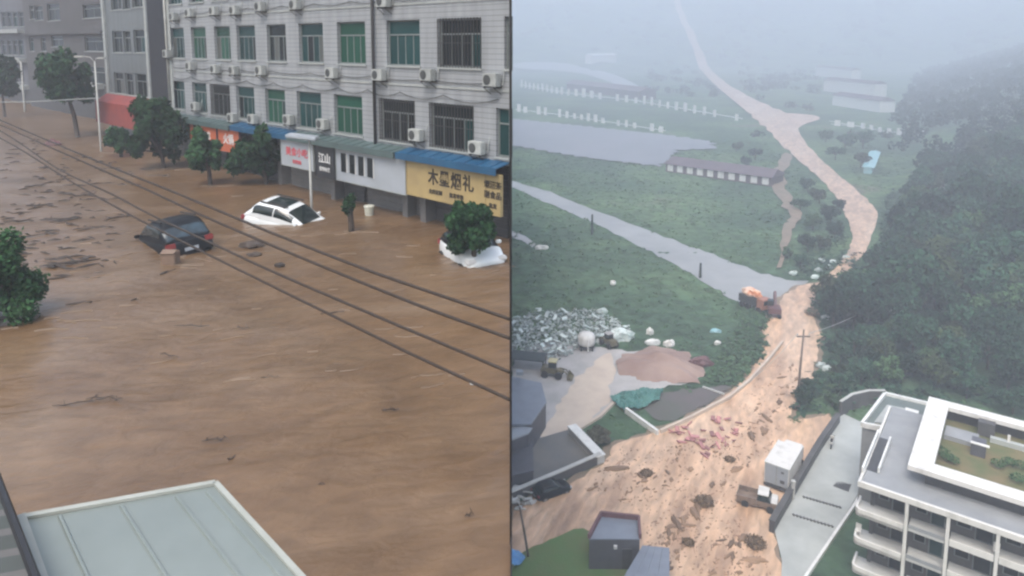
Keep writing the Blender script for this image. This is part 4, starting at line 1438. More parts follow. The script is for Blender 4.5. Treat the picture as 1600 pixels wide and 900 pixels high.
drape('walled_yard_floor', 'dark floor of the small walled yard', [(796, 700), (890, 672), (932, 718), (800, 766)], 0.13, 'yard', 0)
RAMP = [(1316, 648), (1346, 662), (1394, 682), (1330, 792), (1256, 906), (1250, 985), (1215, 985), (1222, 880), (1208, 822)]
drape('concrete_ramp', 'pale concrete ramp between the dark wall and the white building', RAMP, 0.2, 'ramp', 0)
LAWN = [(822, 862), (870, 840), (905, 828), (926, 836), (935, 870), (1010, 905), (1010, 985), (796, 985), (796, 880)]
drape('lawn', 'small green lawn around the blue grey sheds', LAWN, 0.22, 'lawn', 1, rag=0.3)

# ---------------------------------------------------------------- earth mound, rubble
def local_ground(px, py):
    p = at_ground(px, py)
    return Vector((p.x, p.y, T(p.x, p.y)))

a, b = local_ground(962, 570), local_ground(1098, 574)
front, back = local_ground(1030, 600), local_ground(1030, 545)
c = Vector(((a.x + b.x) / 2, (front.y + back.y) / 2, 0))
rx, ry = (b.x - a.x) / 2, (back.y - front.y) / 2
xs_ = np.linspace(-1, 1, 34)
def mz(u, v):
    an = math.atan2(v, u)
    r = math.hypot(u, v) * (1 + 0.13 * math.sin(3 * an + 1) + 0.08 * math.sin(7 * an) + 0.04 * math.sin(15 * an))
    h = 1.5 * max(0, 1 - r) ** 0.8 * (1 + 0.25 * math.sin(5 * u + 2 * v) + 0.12 * math.sin(11 * v + 7 * u))
    return h - 0.1 * (r > 1) + 0.03
V, F = grid_sheet(xs_, xs_, mz)
base = T(c.x, c.y)
V2 = np.array([(u * rx, v * ry, z + 0.05 * v * ry) for u, v, z in V])
o = link('earth_mound', np_mesh('earth_mound', V2, F), 'mound', None, True)
o.location = (c.x, c.y, base + 0.06)
tag(o, 'low reddish brown earth mound in the gravel yard', 'mound')

RUB = [(800, 500), (850, 488), (930, 487), (985, 515), (972, 538), (925, 542), (880, 562), (800, 562)]
rnd = random.Random(8)
def scatter_px(poly, n, rg):
    x0, x1 = min(p[0] for p in poly), max(p[0] for p in poly)
    y0, y1 = min(p[1] for p in poly), max(p[1] for p in poly)
    out = []
    while len(out) < n:
        x, y = rg.uniform(x0, x1), rg.uniform(y0, y1)
        if inside(poly, x, y): out.append((x, y))
    return out
mb = MB()
for x, y in scatter_px(RUB, 1700, rnd):
    p = local_ground(x, y)
    rot = Matrix.Rotation(rnd.uniform(0, 6.3), 3, 'Z') @ Matrix.Rotation(rnd.gauss(0, 0.5), 3, 'X') @ Matrix.Rotation(rnd.gauss(0, 0.5), 3, 'Y')
    mb.box(p + Vector((0, 0, rnd.uniform(0.1, 0.7))), (rnd.uniform(0.15, 0.6), rnd.uniform(0.08, 0.35), rnd.uniform(0.03, 0.12)), rot)
o = mb.build('rubble', 'rubble', None, fix=False)
tag(o, 'heap of pale broken sheets and rubble behind the gravel yard', kind='stuff')
slab_meshes = []
for i in range(6):
    m_ = MB()
    k = [(rnd.uniform(-1, 1), rnd.uniform(-0.7, 0.7)) for _ in range(1)]
    w_, h_ = rnd.uniform(0.35, 0.75), rnd.uniform(0.2, 0.4)
    m_.prism([(-w_, -h_), (w_ * 0.8, -h_ * rnd.uniform(0.6, 1)), (w_, h_ * 0.8), (0, h_ * rnd.uniform(0.8, 1.2)), (-w_ * 0.9, h_ * 0.6)], -0.05, 0.05)
    me = m_.mesh('broken_slab'); me.materials.append(M['rubble']); slab_meshes.append(me)
for x, y in scatter_px(RUB, 60, rnd):
    p = local_ground(x, y)
    o = link('broken_slab', rnd.choice(slab_meshes), None)
    o.location = p + Vector((0, 0, rnd.uniform(0.5, 1.0)))
    o.rotation_euler = (rnd.gauss(0, 0.4), rnd.gauss(0, 0.4), rnd.uniform(0, 6.3))
    tag(o, 'pale broken slab lying on the rubble heap', 'slab', 'broken slabs on the rubble heap')

# ---------------------------------------------------------------- things in the yard
p = local_ground(916, 545)
t = thing('storage_tank', 'white round storage tank on a dark stand beside the rubble', 'tank', p)
MB().lathe([(1.2, 0.8), (1.3, 1.0), (1.3, 1.9), (1.15, 2.25), (0.7, 2.5), (0.25, 2.58)], 20).build('tank', 'white', t, smooth=True)
mb = MB()
for x, y in ((-0.8, -0.8), (0.8, -0.8), (0.8, 0.8), (-0.8, 0.8)):
    mb.bb(x - 0.1, x + 0.1, y - 0.1, y + 0.1, 0, 0.79)
mb.bb(-1.1, 1.1, -1.1, 1.1, 0.62, 0.78)
mb.build('stand', 'shutter', t)
MB().tube([(0.1, -1.33, 1.9), (0.1, -1.45, 1.2), (0.1, -1.45, 0.2)], 0.12, 8).build('drain_pipe', 'white', t)

def wheel_mb(x, y, z, r, w_):
    mb = MB()
    pr = [(r * math.cos(a * math.pi / 8), r * math.sin(a * math.pi / 8)) for a in range(16)]
    mb.add([(x + p, y - w_ / 2, z + q) for p, q in pr] + [(x + p, y + w_ / 2, z + q) for p, q in pr],
           [tuple(range(16)), tuple(range(16, 32))] + [(i, (i + 1) % 16, 16 + (i + 1) % 16, 16 + i) for i in range(16)])
    return mb

def loader(label, px, py, rz, bodym, cabm, sc=1.0):
    p = local_ground(px, py)
    t = thing('wheel_loader', label, 'loader', p, rz)
    t.scale = (sc, sc, sc)
    MB().bb(-2.2, 0.3, -0.85, 0.85, 0.7, 1.7).build('body', bodym, t, bevel=0.1)
    MB().bb(-0.9, 0.4, -0.7, 0.7, 1.72, 2.75).build('cab', 'car_glass', t, bevel=0.06)
    MB().bb(-1.0, 0.5, -0.8, 0.8, 2.76, 2.9).build('cab_roof', cabm, t, bevel=0.04)
    MB().bb(0.3, 1.4, -0.6, 0.6, 0.7, 1.4).build('front_frame', bodym, t, bevel=0.08)
    for y in (-0.45, 0.45):
        MB().tube([(0.9, y, 1.4), (2.0, y, 1.25), (2.5, y, 0.6)], 0.13, 6).build('lift_arm', bodym, t)
    mb = MB()
    mb.add([(2.4, -1.1, 0.15), (3.3, -1.1, 0.1), (2.4, -1.1, 1.0), (2.4, 1.1, 0.15), (3.3, 1.1, 0.1), (2.4, 1.1, 1.0)], [(0, 1, 4, 3), (0, 3, 5, 2), (0, 2, 1), (3, 4, 5)])
    mb.build('bucket', bodym, t)
    for x in (-1.5, 0.9):
        for y in (-0.95, 0.95):
            wheel_mb(x, y, 0.6, 0.6, 0.42).build('wheel', 'tyre', t)
    return t
loader('olive wheel loader with a pale cab roof at the left of the gravel yard', 866, 588, R(-15), 'machine', 'machine_yellow', 0.8)
loader('olive wheel loader parked right behind the white tank', 950, 540, R(120), 'machine', 'pad', 0.72)
# sheet shelter behind the first loader
p = local_ground(826, 576)
t = thing('open_shelter', 'dark green sheet shelter beside the left wheel loader', 'shelter', p, R(-12))
MB().bb(-2.6, 2.4, -1.2, 1.6, 1.7, 1.82).build('roof', 'dark_green', t)
for x in (-2.4, 2.2):
    for y in (-1.0, 1.4):
        MB().bb(x - 0.07, x + 0.07, y - 0.07, y + 0.07, 0, 1.699).build('post', 'shutter', t)

def bundle(label, px, py, r, m, seed, h=0.8, name='tarp_bundle', cat='bundle'):
    p = local_ground(px, py)
    o = clump(0, 0, r[0], r[1], h, label, name, m, seed, z=(p.x, p.y, p.z + h * 0.55))
    o['category'] = cat
    return o
bundle('small upright white bundle at the back of the earth mound', 1015, 522, (0.5, 0.4), 'white', 21, 0.6)
bundle('wide pale bundle at the back of the earth mound', 1020, 538, (1.1, 0.5), 'white_dirty', 22, 0.5)
bundle('round white bundle right of the wide pale one', 1046, 541, (0.75, 0.55), 'white', 23, 0.6)
bundle('dirty white heap of sheeting beside the rear wheel loader', 970, 530, (1.7, 1.1), 'rubble', 24, 1.0)
bundle('pale green bundle lying on the dark grass near the mud flood', 1118, 519, (0.8, 0.4), 'cyan', 25, 0.35)
bundle('small white bundle on the dark grass right of the mound', 1121, 538, (0.45, 0.4), 'white', 26, 0.35)
bundle('white sheeting dumped at the end of the short left path', 846, 390, (1.3, 0.7), 'white', 27, 0.6)
bundle('tiny white bundle alone in the middle of the dark field', 958, 445, (0.5, 0.5), 'white', 28, 0.5)
bundle('reddish heap with pale scraps at the right tip of the mound', 1095, 570, (1.5, 0.9), 'dark_red', 29, 0.7)
bundle('pale scrap bundle on top of the rubble heap edge', 941, 489, (0.9, 0.4), 'rubble', 30, 0.5)

# green debris net
def crumple(name, label, poly, m, up, amp, seed, cat):
    pts = [local_ground(*q) for q in poly]
    c = sum(pts, Vector()) / len(pts)
    rg = random.Random(seed)
    bm = bmesh.new()
    vs_ = [bm.verts.new(q - c) for q in pts]
    f = bm.faces.new(vs_)
    bmesh.ops.triangulate(bm, faces=[f])
    for _ in range(4):
        bmesh.ops.subdivide_edges(bm, edges=bm.edges[:], cuts=1)
        bmesh.ops.triangulate(bm, faces=bm.faces[:])
    for v in bm.verts:
        v.co.z += up + amp * abs(math.sin(v.co.x * 1.3 + rg.uniform(-0.5, 0.5)) * math.cos(v.co.y * 0.9)) + rg.uniform(0, amp * 0.5)
    bmesh.ops.recalc_face_normals(bm, faces=bm.faces)
    me = bpy.data.meshes.new(name)
    bm.to_mesh(me); bm.free()
    o = link(name, me, m)
    o.location = c
    sm = o.modifiers.new('thickness', 'SOLIDIFY'); sm.thickness = 0.03
    return tag(o, label, cat)
crumple('debris_net', 'crumpled green net spread beside the dark soil plot', [(953, 628), (972, 616), (1008, 611), (1036, 612), (1030, 628), (1002, 642), (976, 646)], 'tarp_green', 0.2, 0.5, 3, 'net')
crumple('tarpaulin', 'blue tarpaulin at the lower edge beside the leaning pole', [(797, 868), (812, 872), (821, 884), (812, 894), (797, 893)], 'tarp_blue', 0.6, 0.25, 4, 'tarpaulin')

# ---------------------------------------------------------------- walls and fences of the yard
def wall_line(name, label, pts, h, th, m, cat='wall', capm=None, group=None):
    P = [local_ground(*q) for q in pts]
    c = P[0]
    t = thing(name, label, cat, c, 0, group)
    mb, cp = MB(), MB()
    for a, b in zip(P[:-1], P[1:]):
        d = (b - a); d.z = 0; d.normalize()
        s_ = Vector((-d.y, d.x, 0)) * th / 2
        a2, b2 = a - c, b - c + d * (th * 0.45)
        lo_, hi_ = Vector((0, 0, -0.3)), Vector((0, 0, h))
        mb.add([a2 - s_ + lo_, b2 - s_ + lo_, b2 + s_ + lo_, a2 + s_ + lo_, a2 - s_ + hi_, b2 - s_ + hi_, b2 + s_ + hi_, a2 + s_ + hi_],
               [(3, 2, 1, 0), (4, 5, 6, 7), (0, 1, 5, 4), (1, 2, 6, 5), (2, 3, 7, 6), (3, 0, 4, 7)])
        s2 = s_ * 1.3
        lo_, hi_ = Vector((0, 0, h + 0.002)), Vector((0, 0, h + 0.12))
        cp.add([a2 - s2 + lo_, b2 - s2 + lo_, b2 + s2 + lo_, a2 + s2 + lo_, a2 - s2 + hi_, b2 - s2 + hi_, b2 + s2 + hi_, a2 + s2 + hi_],
               [(3, 2, 1, 0), (4, 5, 6, 7), (0, 1, 5, 4), (1, 2, 6, 5), (2, 3, 7, 6), (3, 0, 4, 7)])
    mb.build('wall_body', m, t)
    if capm: cp.build('coping', capm, t)
    return t
wall_line('yard_wall', 'pale concrete wall on the right of the small walled yard', [(893, 676), (936, 722)], 0.9, 0.9, 'concrete', capm='white_dirty')
wall_line('yard_wall', 'grey wall closing the walled yard towards the mud flood', [(938, 722), (880, 748), (800, 782)], 1.0, 0.35, 'recess', capm='concrete')
wall_line('bank_rail_wall', 'low pale wall following the left bank of the mud flood', [(1032, 678), (1080, 656), (1140, 624), (1172, 597), (1200, 566), (1222, 538)], 0.55, 0.3, 'track')
wall_line('corner_wall', 'white straight wall by the green net', [(978, 645), (1026, 680)], 0.7, 0.35, 'white_dirty')
wall_line('plot_kerb', 'thin pale kerb at the right corner of the dark soil plot', [(1098, 606), (1130, 617)], 0.25, 0.25, 'concrete', cat='kerb')
wall_line('yard_kerb', 'pale kerb between the yard and the walled yard', [(966, 624), (938, 652), (905, 672)], 0.3, 0.4, 'track', cat='kerb')
# dark wall along the ramp
wall_line('ramp_wall', 'long black wall between the mud flood and the concrete ramp', [(1309, 662), (1280, 705), (1243, 768), (1206, 832)], 1.25, 0.45, 'shutter', capm='recess')
wall_line('ramp_kerb', 'white kerb wall on the building side of the concrete ramp', [(1392, 690), (1335, 792), (1258, 906), (1245, 935)], 0.35, 0.25, 'white_dirty', cat='kerb')
for i, (px, py, lab) in enumerate([(1238, 782, 'pale gate post half way down the black ramp wall')]):
    p = local_ground(px, py)
    t = thing('gate_post', lab, 'post', p)
    MB().bb(-0.16, 0.16, -0.16, 0.16, 0, 2.1).build('shaft', 'concrete', t)
    MB().bb(-0.2, 0.2, -0.2, 0.2, 2.102, 2.2).build('post_cap', 'concrete', t)
p = local_ground(1299, 700)
t = thing('white_scooter', 'white scooter parked at the upper end of the black ramp wall', 'scooter', p + Vector((0, 0, 0.2)), R(60))
MB().box((0, 0, 0.62), (0.9, 0.34, 0.28)).build('body', 'white', t, bevel=0.06)
MB().box((0.6, 0, 0.75), (0.2, 0.4, 0.7), Matrix.Rotation(-0.3, 3, 'Y')).build('leg_shield', 'white', t, bevel=0.05)
MB().box((-0.1, 0, 0.82), (0.7, 0.28, 0.1)).build('saddle', 'tyre', t, bevel=0.03)
MB().tube([(0.55, -0.32, 1.12), (0.55, 0.32, 1.12)], 0.03, 6).build('handlebar', 'grille', t)
for x in (-0.55, 0.72):
    wheel_mb(x, 0, 0.27, 0.27, 0.12).build('wheel', 'tyre', t)
# speed bumps
for y0, y1, lab in (((1256, 780), (1312, 796), 'upper row of dark studs across the concrete ramp'), ((1240, 808), (1300, 826), 'lower row of dark studs across the concrete ramp')):
    a, b = local_ground(*y0), local_ground(*y1)
    t = thing('speed_bump', lab, 'speed bump', a + Vector((0, 0, 0.2)))
    me = MB().box((0, 0, 0.05), (0.2, 0.28, 0.1)).mesh('stud')
    me.materials.append(M['recess'])
    for k in range(12):
        o = link('stud', me, None, t)
        o.location = (b - a) * (k / 11) + Vector((0, 0, 0.006))
p = local_ground(1316, 761)
t = thing('drain_cover', 'dark square drain cover in the concrete ramp', 'drain cover', p + Vector((0, 0, 0.2)), R(-37))
MB().bb(-0.75, 0.75, -0.75, 0.75, 0, 0.03).build('rim', 'recess', t)
for k in range(6):
    MB().bb(-0.65, 0.65, -0.62 + k * 0.21, -0.5 + k * 0.21, 0.032, 0.05).build('bar', 'shutter', t)

# oval bush by the wall
p = local_ground(938, 692)
make_tree('oval_bush', 'dark oval clipped bush beside the pale yard wall', p, 31, 0.2, 0.75, (1.7, 1.1, 0.85), 26, 4500, 0.14, mat('dull bush leaf', (0.06, 0.065, 0.04), (0.09, 0.085, 0.055), 0.8, island=0.4), 0.06, cat='bush', rz=R(-35), fill=0.35)
# houses at the left edge of the valley
def ground_box(name, label, quad, h, wm, rm, cat='building', over=0.25, par=None):
    """quad of photo points of the ROOF outline; walls drop to the ground."""
    g = local_ground(*quad[0]) if par is None else par
    zt_ = None
    p0 = at_ground(*quad[0], up=h)
    zt_ = p0.z
    P = [at_z(q[0], q[1], zt_) for q in quad]
    c = Vector((P[0].x, P[0].y, T(P[0].x, P[0].y)))
    t = thing(name, label, cat, c)
    cc = sum(P, Vector()) / len(P)
    MB().prism([tuple((cc + (q - cc) * 0.97 - c).xy) for q in P], -1.5, zt_ - c.z - 0.2).build('wall', wm, t)
    MB().prism([tuple((q - c).xy) for q in P], zt_ - c.z - 0.199, zt_ - c.z).build('roof', rm, t)
    return t, P, c, zt_
t, P, c, zt_ = ground_box('flat_roof_house', 'house with a blue grey flat roof at the left side of the valley', [(790, 586), (846, 598), (854, 628), (830, 662), (790, 664)], 3.0, 'shed_wall', 'shed_roof')
MB().box((P[2] - c) * 0.3 + Vector((0.3, 0.4, zt_ - c.z + 0.25)), (0.9, 0.7, 0.5)).build('roof_vent', 'sign_white', t)
t, P, c, zt_ = ground_box('white_roof_house', 'narrow house with a white roof edge at the left side of the walled yard', [(790, 662), (832, 668), (826, 676), (790, 690)], 3.2, 'shed_wall', 'sign_white')
t2, P2, c2, z2 = ground_box('dark_shed', 'dark plain shed standing in the walled yard', [(790, 688), (832, 676), (834, 735), (790, 745)], 1.6, 'shed_wall', 'shed_wall', cat='shed')
p = local_ground(812, 790)
t = thing('scrap_pile', 'grey pile of scrap metal by the walled yard corner', 'scrap pile', p)
rg = random.Random(4)
mb = MB()
for k in range(40):
    mb.box((rg.gauss(-0.6, 0.8), rg.gauss(0.6, 0.9), 0.2 + abs(rg.gauss(0, 0.5))), (rg.uniform(0.2, 1.0), rg.uniform(0.1, 0.5), rg.uniform(0.05, 0.3)), Matrix.Rotation(rg.uniform(0, 6), 3, (rg.random(), rg.random(), 1)))
mb.build('scrap', 'concrete', t, fix=False)

# half buried car by the wall
p = local_ground(862, 770)
make_car('dark_car', 'dark car half buried in mud under the yard wall', 'car', 'paint_black', p + Vector((0, 0, -0.25)), R(28), 0, 0, L=4.2, H=1.5)

# ---------------------------------------------------------------- truck and pickup
def box_truck():
    a, b = local_ground(1212, 767), local_ground(1246, 705)
    d = (b - a); rz = math.atan2(d.y, d.x)
    t = thing('box_truck', 'white box truck stopped beside the black ramp wall', 'truck', a + Vector((0, 0, 0.05)), rz)
    L, W, H = 5.0, 2.5, 2.25
    MB().bb(0, L, -W / 2, W / 2, 0.55, 0.55 + H).build('cargo_box', 'white', t, bevel=0.05)
    fr = MB()
    for y in (-W / 2, W / 2):
        fr.bb(-0.03, L + 0.03, y - 0.04, y + 0.04, 0.55 + H - 0.06, 0.55 + H + 0.03)
    fr.bb(-0.04, 0.04, -W / 2 + 0.05, W / 2 - 0.05, 0.55 + H - 0.06, 0.55 + H + 0.034)
    fr.build('roof_edge', 'white_dirty', t)
    for y in (-0.6, 0.6):
        MB().bb(-0.035, -0.003, y - 0.56, y + 0.56, 0.65, 0.5 + H).build('rear_door', 'sign_white', t)
    for k in range(9):
        for y in (-W / 2 - 0.012, W / 2 + 0.012):
            MB().bb(0.3 + k * 0.55, 0.36 + k * 0.55, y - 0.011, y + 0.011, 0.62, 0.5 + H - 0.02).build('side_rib', 'white_dirty', t)
    MB().bb(-0.045, -0.036, -0.02, 0.02, 0.65, 0.5 + H).build('door_seam', 'recess', t)
    MB().bb(-0.06, -0.037, -0.85, -0.4, 1.0, 1.35).build('door_sign', 'shutter', t)
    MB().bb(-0.06, -0.037, -0.75, -0.45, 2.1, 2.3).build('door_sign', 'recess', t)
    MB().bb(-0.1, L + 1.9, -0.5, 0.5, 0.35, 0.54).build('chassis', 'shutter', t)
    MB().bb(-0.14, -0.02, -W / 2, W / 2, 0.3, 0.5).build('bumper', 'shutter', t)
    MB().bb(L + 0.15, L + 1.9, -1.0, 1.0, 0.56, 2.15).build('cab', 'white', t, bevel=0.14)
    MB().bb(L + 1.78, L + 1.92, -0.85, 0.85, 1.35, 1.95).build('windscreen', 'car_glass', t)
    for y in (-1.0, 1.0):
        for x in (0.9, L + 0.9):
            wheel_mb(x, y, 0.4, 0.42, 0.3).build('wheel', 'tyre', t)
    return t
box_truck()

def pickup():
    a, b = local_ground(1153, 780), local_ground(1210, 796)
    d = b - a
    rz = math.atan2(d.y, d.x)
    L = d.length + 0.3
    t = thing('pickup_truck', 'brown mud-splashed pickup truck with a white cab roof below the box truck', 'pickup', a + Vector((0, 0, 0.0)), rz)
    w = 0.92
    MB().bb(0, L * 0.48, -w, w, 0.35, 0.62).build('bed_floor', 'paint_brown', t)
    for y in (-w + 0.04, w - 0.04):
        MB().bb(0.0, L * 0.48, y - 0.05, y + 0.05, 0.622, 1.1).build('bed_side', 'paint_brown', t)
    MB().bb(-0.06, -0.002, -w, w, 0.36, 1.08).build('tailgate', 'paint_brown', t)
    MB().bb(L * 0.485, L, -w, w, 0.35, 1.0).build('body', 'paint_brown', t, bevel=0.08)
    MB().bb(L * 0.80, L - 0.04, -w + 0.1, w - 0.1, 1.002, 1.05).build('bonnet', 'white', t, bevel=0.02)
    x0, x1 = L * 0.49, L * 0.78
    mb = MB()
    mb.add([(x0, -w + 0.03, 1.0), (x1 + 0.25, -w + 0.03, 1.0), (x1 + 0.25, w - 0.03, 1.0), (x0, w - 0.03, 1.0), (x0 + 0.1, -0.75, 1.58), (x1 - 0.1, -0.75, 1.58), (x1 - 0.1, 0.75, 1.58), (x0 + 0.1, 0.75, 1.58)],
           [(0, 1, 5, 4), (1, 2, 6, 5), (2, 3, 7, 6), (3, 0, 4, 7), (4, 5, 6, 7)])
    mb.build('cab_glass', 'car_glass', t)
    MB().bb(x0 + 0.04, x1 - 0.02, -0.8, 0.8, 1.582, 1.66).build('cab_roof', 'white', t, bevel=0.03)
    for x in (L * 0.2, L * 0.83):
        for y in (-w, w):
            wheel_mb(x, y, 0.33, 0.36, 0.24).build('wheel', 'tyre', t)
    for y in (-0.6, 0.6):
        MB().bb(L - 0.03, L + 0.02, y - 0.18, y + 0.18, 0.68, 0.86).build('headlight', 'lamp_clear', t)
    return t
pickup()

# loaded truck and digger at the road end
a = local_ground(1178, 482)
t = thing('loaded_truck', 'dump truck heaped with an orange and white load at the road end', 'truck', a, R(-60))
MB().bb(-2.4, 1.2, -1.15, 1.15, 0.9, 2.2).build('cargo_bed', 'shutter', t, bevel=0.05)
o = clump(0, 0, 1.75, 1.2, 0.8, '', 'load', 'load', 44, z=(-0.6, 0, 2.5)); o.parent = t
del o['category']
if 'label' in o: del o['label']
MB().bb(1.3, 2.7, -1.05, 1.05, 0.7, 2.4).build('cab', mat('faded orange paint', (0.36, 0.16, 0.10), (0.28, 0.12, 0.08), 1.5, rough=0.5), t, bevel=0.1)
MB().bb(2.6, 2.73, -0.9, 0.9, 1.5, 2.2).build('windscreen', 'car_glass', t)
for x in (-1.6, -0.4, 1.9):
    for y in (-1.05, 1.05):
        wheel_mb(x, y, 0.5, 0.5, 0.35).build('wheel', 'tyre', t)
a = local_ground(1209, 494)
t = thing('excavator', 'dark red excavator standing at the edge of the mud flood', 'excavator', a, R(75))
for y in (-0.8, 0.8):
    MB().bb(-1.3, 1.3, y - 0.25, y + 0.25, 0, 0.7).build('track', 'tyre', t, bevel=0.15)
MB().bb(-1.4, 0.9, -1.0, 1.0, 0.8, 1.75).build('body', 'dark_red', t, bevel=0.08)
MB().bb(-0.1, 0.95, 0.1, 1.0, 1.76, 2.6).build('cab', 'car_glass', t, bevel=0.06)
MB().tube([(0.8, -0.3, 1.5), (2.3, -0.3, 3.4), (3.4, -0.3, 2.9)], [0.22, 0.2, 0.16], 6).build('boom', 'dark_red', t)
MB().tube([(3.4, -0.3, 2.9), (3.8, -0.3, 1.2)], [0.15, 0.12], 6).build('dipper', 'dark_red', t)
MB().bb(3.4, 4.1, -0.75, 0.15, 0.6, 1.2).build('bucket', 'shutter', t, bevel=0.1)

# ---------------------------------------------------------------- poles and wires of the valley
p = local_ground(1245, 632)
ht = at_depth(1250, 515, p.y).z - p.z
t = thing('utility_pole', 'tall utility pole with a crossarm standing in the mud flood', 'utility pole', p)
MB().tube([(0, 0, -1), (0.2, 0, ht * 0.5), (0.4, 0, ht)], [0.17, 0.15, 0.11], 8).build('shaft', 'wood_pole', t, smooth=True)
MB().box((0.38, 0, ht - 0.9), (1.7, 0.14, 0.16)).build('crossarm', 'wood_pole', t)
for x in (-0.35, 0.38, 1.1):
    MB().tube([(x, 0, ht - 0.8), (x, 0, ht - 0.5)], 0.06, 6).build('insulator', 'concrete', t)
tops = [p + Vector((x, 0, ht - 0.5)) for x in (-0.35, 1.1)]
def wire(label, a, b, sag, r=0.035):
    n = 14
    pts = [a.lerp(b, i / n) - Vector((0, 0, sag * 4 * (i / n) * (1 - i / n))) - a for i in range(n + 1)]
    o = MB().tube(pts, r, 5).build('overhead_wire', 'concrete', None)
    o.location = a
    return tag(o, label, 'wire')
wire('pale wire from the utility pole up to the forest on the hill', tops[1], at_depth(1402, 450, 125), 1.0)
wire('pale wire from the utility pole down along the left bank', tops[0], local_ground(1150, 618) + Vector((0, 0, 0.6)), 0.6)
p = local_ground(827, 872)
tt = at_depth(812, 792, p.y)
t = thing('leaning_pole', 'brown pole leaning at the left edge of the lawn', 'pole', p)
MB().tube([(0, 0, -0.5), tuple((tt - p) * 0.5), tuple(tt - p)], [0.12, 0.11, 0.09], 8).build('shaft', 'wood_pole', t, smooth=True)
MB().box(tuple((tt - p) * 0.96), (1.0, 0.1, 0.1)).build('crossarm', 'concrete', t)
for px, y0, y1, lab in ((925, 366, 335, 'dark bare post beside the valley road, the left one'), (1094, 434, 411, 'dark bare post beside the valley road, nearest the loaded truck')):
    p = local_ground(px, y0)
    h = at_depth(px, y1, p.y).z - p.z
    o = MB().tube([(0, 0, -0.4), (0, 0, h)], [0.3, 0.2], 8).build('roadside_post', 'dark_green', None)
    o.location = p
    tag(o, lab, 'post')

# ---------------------------------------------------------------- blue grey sheds on the lawn
def lean_shed(label, roofq, h, rim):
    zt_ = at_ground(*roofq[2], up=h).z
    P = [at_z(q[0], q[1], zt_ + dz) for q, dz in zip(roofq, (0.0, 0.0, 0.0, 0.0))]
    c = Vector((P[2].x, P[2].y, T(P[2].x, P[2].y)))
    t = thing('metal_shed', label, 'shed', c)
    cc = sum(P, Vector()) / 4
    MB().prism([tuple((cc + (q - cc) * 0.985 - c).xy) for q in P], -1.0, zt_ - c.z - 0.1).build('wall', 'shed_wall', t)
    MB().prism([tuple((q - c).xy) for q in P], zt_ - c.z - 0.098, zt_ - c.z).build('roof', 'shed_roof', t)
    if rim:
        for i, j in ((0, 1), (1, 2), (3, 0)):
            a, b = P[i] - c, P[j] - c
            d = (b - a).normalized(); s_ = Vector((-d.y, d.x, 0)) * 0.12
            k = MB()
            hi_ = Vector((0, 0, 0.45)); lo_ = Vector((0, 0, 0.003))
            k.add([a - s_ + lo_, b - s_ + lo_, b + s_ + lo_, a + s_ + lo_, a - s_ + hi_, b - s_ + hi_, b + s_ + hi_, a + s_ + hi_],
                  [(3, 2, 1, 0), (4, 5, 6, 7), (0, 1, 5, 4), (1, 2, 6, 5), (2, 3, 7, 6), (3, 0, 4, 7)])
            k.build('parapet', 'maroon', t)
    else:
        for u in (0.25, 0.5, 0.75):
            a, b = (P[0].lerp(P[1], u) - c), (P[3].lerp(P[2], u) - c)
            MB().tube([a + Vector((0, 0, 0.01)), b + Vector((0, 0, 0.01))], 0.04, 5).build('roof_seam', 'shed_roof', t)
    return t, P, c, zt_
t, P, c, zt_ = lean_shed('blue grey flat-roofed shed with a maroon parapet on the lawn', [(939, 806), (998, 812), (1000, 842), (920, 842)], 3.2, True)
f0, f1 = P[3] - c, P[2] - c
m_ = f0.lerp(f1, 0.52)
nrm_ = Vector(((f1 - f0).y, -(f1 - f0).x, 0)).normalized()
MB().box(m_ + nrm_ * 0.05 + Vector((0, 0, -0.75)), (0.3, 0.2, 0.3)).build('wall_lamp', 'lamp_clear', t)
MB().box(f0.lerp(f1, 0.75) + nrm_ * 0.02 + Vector((0, 0, -1.9)), (0.9, 0.12, 1.9), Matrix.Rotation(math.atan2((f1 - f0).y, (f1 - f0).x), 3, 'Z')).build('door', 'shutter', t)
t, P, c, zt_ = lean_shed('plain blue grey shed cut by the bottom edge right of the maroon one', [(1004, 852), (1046, 856), (1046, 925), (962, 922)], 2.6, False)

# ---------------------------------------------------------------- white framed building at the right
C0 = at_ground(1347, 752, up=10.8)
e1 = Vector((0.8, -0.6, 0)); e2 = Vector((0.6, 0.8, 0))
bz = C0.z - 10.8
BR = math.atan2(e1.y, e1.x)
B = thing('white_frame_building', 'white framed concrete building with balconies and a roof garden', 'building', (C0.x, C0.y, bz), BR)
def bl(px, py, z):
    p = at_z(px, py, bz + z) - Vector((C0.x, C0.y, bz))
    return p.dot(e1), p.dot(e2)
def blf(px, py, yl):
    """photo point on the plane y = yl of the building: x along the front, z up"""
    n = e2
    p = at_plane(px, py, Vector((C0.x, C0.y, 0)) + e2 * yl, n) - Vector((C0.x, C0.y, bz))
    return p.dot(e1), p.z
HT, ST_, XE, YD = 10.8, 2.62, 17.0, 15.0
x_c = [blf(1417, 800, 0)[0], blf(1482, 815, 0)[0], blf(1558, 860, 0)[0]]
x_c.append(x_c[2] + (x_c[2] - x_c[1]))
x_c.append(x_c[3] + (x_c[2] - x_c[1]))
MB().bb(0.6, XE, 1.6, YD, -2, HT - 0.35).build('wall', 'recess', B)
# terrace slab and its white edge
MB().bb(0.0, XE, 0.0, YD + 0.2, HT - 0.34, HT).build('roof_slab', 'terrace', B)
mb = MB()
mb.bb(-0.05, XE, -0.28, -0.005, HT - 0.42, HT + 0.06)
mb.bb(-0.28, -0.055, -0.28, YD, HT - 0.42, HT + 0.06)
mb.build('roof_edge', 'white', B, bevel=0.02)
